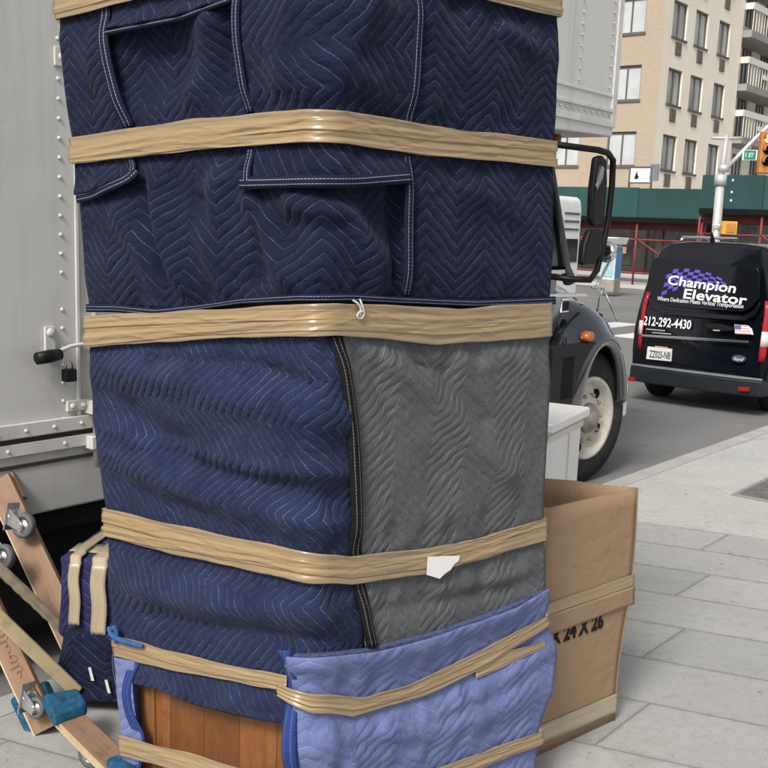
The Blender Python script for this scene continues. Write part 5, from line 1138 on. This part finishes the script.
# ================================================================== SIDEWALK SHEDS
def shed(label, depth, x_l, x_r, y_top, y_bot, x_ref, mat, extra, posts, gap=2.4):
    o3 = aty(x_ref, y_bot, depth); z_b = o3[2]; pl0 = o3.copy()
    def L_(px, py): p = onpl(px, py, pl0, E); return float((p-o3)@N), float(p[2])
    o3g = o3.copy(); o3g[2] = STREET
    s = thing('sidewalk_shed', label, 'scaffold shed', o3g, ROTE)
    y0 = L_(x_r, y_bot)[0]; y1 = L_(x_l, y_bot)[0]; zt_ = L_(x_ref, y_top)[1]-STREET; zb_ = z_b-STREET
    n_ = max(1, round((y1-y0)/gap)); pw = (y1-y0)/n_
    for i in range(n_):
        MB().mm(-.03-.004*(i % 2), .03, y0+i*pw+.006, y0+(i+1)*pw-.006, zb_, zt_-.03*((i*7) % 3 == 0)).build('green_panel', MT[mat if i % 3 else ('green2' if mat == 'green' else 'green')], s, bevel=.004)
    MB().mm(.03, 2.6, y0, y1, zb_+.12, zb_+.22).build('deck', MT['dark'], s)
    MB().mm(-.06, 2.6, y0, y1, zb_-.16, zb_-.002).build('deck_beam', MT['dark'], s); MB().mm(.35, .45, y0, y1, zb_-.42, zb_-.17).build('deck_beam', MT['pipe_dark'], s); MB().mm(1.9, 2.0, y0, y1, zb_-.42, zb_-.17).build('deck_beam', MT['pipe_dark'], s)
    for i in range(n_+1):
        for xx in (.05, 2.3): MB().tube([(xx, y0+i*pw, .12), (xx, y0+i*pw, zb_-.1)], .036, 8).build('post', MT['pipe'], s, smooth=True)
    for xx in (.05, 2.3):
        [MB().tube([(xx+.06, y0, zb_-q_), (xx+.06, y1, zb_-q_)], .028, 8).build('rail', MT['pipe'], s, smooth=True) for q_ in (.75, 1.9)]
    for i in range(0, n_): MB().tube([(.0, y0+(i+1)*pw, zb_-.7), (.0, y0+(i+1)*pw-pw*.6, zb_-1.5)], .028, 6).build('brace', MT['pipe'], s, smooth=True)
    for i in range(n_):
        for zz in (zb_+.25, (zb_+zt_)/2, zt_-.15): MB().mm(-.045, -.036, y0+(i+.5)*pw-.03, y0+(i+.5)*pw+.03, zz-.03, zz+.03).build('bolt_plate', MT['kiosk'], s) if extra else None
    return s, L_, o3g
shedA, LA_, oA = shed('long green sidewalk shed on red pipe posts in front of the cream building', 37., 470, 702, 187.5, 217.5, 640, 'green', False, None)
shedB, LB_, oB = shed('darker green sidewalk shed nearer the traffic light with white bolt plates', 32., 700, 830, 175, 209, 730, 'green2', True, None)
m = MB(); yy, zz = LA_(703, 200)
# ================================================================== SMALL STREET THINGS
# white notice board above the shed
p = aty(640.5, 175, 37.3); sb = thing('notice_board', 'white notice board with a black emblem standing above the green shed', 'sign', (p[0], p[1], p[2]), ROTE)
w2, h2 = .40, .25
sw = 19*37.3/1050/2; sh = 13.5*37.3/1050/2
MB().mm(0, .04, -sw*1.12, sw*1.12, -sh, sh).build('panel', MT['white'], sb)
m = MB().mm(-.02, .05, -sw*1.14-.02, sw*1.14+.02, sh, sh+.05).mm(-.02, .05, -sw*1.14-.02, sw*1.14+.02, -sh-.05, -sh).mm(-.02, .05, sw*1.14, sw*1.14+.05, -sh-.4, sh).mm(-.02, .05, -sw*1.14-.05, -sw*1.14, -sh-.4, sh); m.build('frame', MT['frame'], sb)
MB().prism([(.22, -.13), (.10, -.13), (.06, -.07), (.12, .04), (.10, .15), (.17, .05), (.20, -.05)], -.012, -.002, 'x').build('emblem', MT['ink'], sb)
MB().mm(-.008, -.002, .04, .24, -.17, -.155).mm(-.008, -.002, -.28, -.08, .02, .03).mm(-.008, -.002, -.28, -.08, -.04, -.03).build('small_print', MT['rail'], sb)
p = aty(654.5, 172.5, 37.0); MBp = MB().mm(-.03, .03, -.15, .15, -.28, .28).build('grey_panel', MT['greyp']); MBp.location = (p[0], p[1], p[2]); MBp.rotation_euler = (0, 0, ROTE)
tag(MBp, 'small dark grey panel fixed beside the white notice board', 'sign panel')
# traffic light
PD = 25.; pb = aty(713, 260, PD)
pt = gnd(705, 300, STREET); base = aty(718, 225, PD); base[2] = STREET
tl = thing('traffic_light', 'grey traffic signal pole with a green street sign and signals behind the black van', 'traffic light', base, ROTE)
ti = mloc(base, ROTE).inverted()
def tL(px, py, dy=0.): return ti @ Vector(tuple(aty(px, py, PD+dy)))
ptop = tL(727, 135); pmid = tL(720.5, 180)
def vert(px, py): v = tL(px, py); return v
pk0 = (0, 0, 0)
MB().tube([(0, 0, 0), tuple(Vector((0, 0, 0)).lerp(pmid, .5)), tuple(pmid)], [.11, .105, .10], 14).build('lower_pole', MT['galv'], tl, smooth=True)
MB().tube([tuple(pmid-Vector((0, 0, .1))), tuple(ptop)], [.065, .05], 12).build('upper_pole', MT['galv'], tl, smooth=True)
m = MB().tube([tuple(pmid-Vector((0, 0, .12))), tuple(pmid+Vector((0, 0, .12)))], .14, 12).tube([tuple(tL(724, 165)), tuple(tL(723.6, 172))], .12, 12); m.build('collar', MT['galv'], tl, smooth=True)
MB().tube([tuple(tL(712, 138)), tuple(tL(742, 138.5))], .035, 8).build('top_bracket', MT['galv'], tl, smooth=True)
MB().tube([tuple(tL(727, 168)), tuple(tL(742, 152)), tuple(tL(757, 137)), tuple(tL(775, 120)), tuple(tL(800, 104))], .05, 10).build('mast_arm', MT['galv'], tl, smooth=True)
def plate(px0, py0, px1, py1, name, mat, th=.03, bev=.004, dy=0., parent=None):
    a, b = tL(px0, py0, dy), tL(px1, py1, dy); c = (a+b)/2; ww = abs(a.y-b.y)/1.; 
    M_ = Matrix.Rotation(-math.atan2(E[1], E[0])+math.pi/2, 3, 'Z')
    # plate faces the camera: its axis is world x
    R_ = Matrix.Rotation(-ROTE, 3, 'Z')
    o = MB().box((0, 0, 0), ((Vector(tuple(aty(px1, py1, PD+dy)))-Vector(tuple(aty(px0, py1, PD+dy)))).length, th, abs(a.z-b.z))).build(name, mat, parent or tl, bevel=bev)
    o.location = c; o.rotation_euler = (0, 0, -ROTE); return o, c
ss, c_ = plate(742.5, 149.5, 757, 160.5, 'street_sign', MT['white'], .02, .002, -.1)
ins = MB().box((0, -.013, 0), (.27, .006, .205)).build('sign_field', MT['sgreen'], ss)
text_mesh('1 ST', .13, 'sign_lettering', MT['white'], ins, Matrix.Translation((-.12, -.0175, -.045)) @ Matrix.Rotation(math.pi/2, 4, 'X'), sx=.85, bold=.002)
MB().tube([tuple(tL(750, 149)), tuple(tL(751, 145))], .02, 6).build('sign_hanger', MT['galv'], tl)
sg, c_ = plate(759, 131, 773, 174, 'signal_head', MT['orange'], .22, .03, -.15)
sz = 17*PD/1050
for k_, (mt) in enumerate(('lens_white', 'dark', 'dark')):
    zc = .32-k_*.26
    o = MB().lathe([(-.135, .02), (-.13, .10), (-.11, .112)], (0, 0, zc), n=20)
    if k_ == 0:
        t = NT('lit_amber', .4, .4); t.set('Base Color', (.9, .5, .2, 1)); t.set('Emission Color', (1., .55, .22, 1)); t.set('Emission Strength', 2.2); mm_ = t.m
    else: mm_ = MT['dark']
    o.build('lens', mm_, sg, smooth=True)
    rows = [[(.125*math.cos(t_), -.11-dq, zc+.125*math.sin(t_)) for t_ in np.linspace(-.3, math.pi+.3, 16)] for dq in (0, .2)]; MB().grid(np.array(rows)).build('visor', MT['orange'], sg, smooth=True, solid=.008)
pd_, c_ = plate(721, 221, 736, 235, 'pedestrian_signal', MT['yellow'], .2, .02, -.2)
MB().box((.02, -.11, 0), (.22, .02, .20)).build('signal_face', MT['orange'], pd_, bevel=.01); MB().tube([(-.2, 0, .05), (-.35, .05, .05)], .025, 6).build('bracket', MT['galv'], pd_)
# far white van seen past the cab
p = aty(579, 262, 21.); fv = thing('parked_van', 'white van mostly hidden behind the black truck cab', 'van', (p[0], p[1], STREET), ROTE+math.pi/2)
zt_ = aty(570, 197, 21.)[2]-STREET
sh_ = [(-.0, .35), (-.0, zt_-.25), (.03, zt_-.05), (.12, zt_), (5., zt_), (5.6, zt_-.9), (6., 1.0), (6., .35)]
MB().prism([(x, z) for x, z in sh_], 0, 1.9, 'y').build('body', MT['vanw'], fv, bevel=.07, seg=4)
m = MB()
for k_ in range(3): m.mm(-.012, .0, .12, .7, zt_-.34-k_*.15, zt_-.30-k_*.15)
m.build('louvre', MT['frame'], fv); MB().mm(-.015, 0, .12, .75, zt_-1.25, zt_-.80).build('rear_window', MT['glass_dark'], fv, bevel=.01)
for xx in (1.0, 5.0):
    for s_ in (1, -1): wheel(fv, xx, .02 if s_ > 0 else 1.88, s_, .36, .22, .2, ('tyre', 'hubm', 'hubm'), False)
# kiosk
p = aty(609, 286, 32.); kz = STREET; ki = thing('street_kiosk', 'blue and white street kiosk with a flared top on the far pavement', 'kiosk', (p[0], p[1], STREET+.13), ROTE)
kh = aty(609, 237, 32.)[2]-STREET-.13; kw = .42
MB().mm(-.22, .22, -.26, .26, 0, .35).build('base', MT['shoppanel'], ki, bevel=.02)
MB().mm(-.2, .2, -.24, .24, .35, kh-.22).build('cabinet', MT['kiosk'], ki, bevel=.03)
MB().mm(-.22, -.2, -.2, .2, .45, kh-.32).build('front_panel', MT['teal'], ki, bevel=.01); MB().mm(-.19, .19, -.265, -.24, .42, kh-.3).build('side_panel', MT['bluep'], ki, bevel=.01)
MB().prism([(-.22, kh-.21), (.22, kh-.21), (.36, kh-.03), (.36, kh), (-.36, kh), (-.36, kh-.03)], -.36, .36, 'y').build('top', MT['kiosk'], ki, bevel=.015)

# ================================================================== LIGHT
wd = bpy.data.worlds.new('World'); sc.world = wd; wd.use_nodes = True; nt = wd.node_tree
bg = nt.nodes['Background']; sk = nt.nodes.new('ShaderNodeTexSky'); sk.sky_type = 'NISHITA'; sk.sun_disc = False
sd = Vector((-.33, -.70, .74)).normalized(); el = math.asin(sd.z); az = math.atan2(sd.x, sd.y)
sk.sun_elevation = el; sk.sun_rotation = az; sk.dust_density = 4.; sk.air_density = 1.2; sk.ozone_density = 1.
hs = nt.nodes.new('ShaderNodeHueSaturation'); hs.inputs['Saturation'].default_value = .35; nt.links.new(sk.outputs[0], hs.inputs['Color']); nt.links.new(hs.outputs[0], bg.inputs[0]); bg.inputs[1].default_value = .098
su = bpy.data.lights.new('sun', 'SUN'); su.energy = 2.0; su.angle = math.radians(16); su.color = (1., .96, .90)
so = bpy.data.objects.new('sun', su); COL.objects.link(so); so.rotation_euler = sd.to_track_quat('Z', 'Y').to_euler()
sc.view_settings.view_transform = 'Standard'; sc.view_settings.look = 'None'; sc.view_settings.gamma = 1; sc.view_settings.use_curve_mapping = False
sc.view_settings.exposure = .55
sc.render.engine = 'CYCLES'
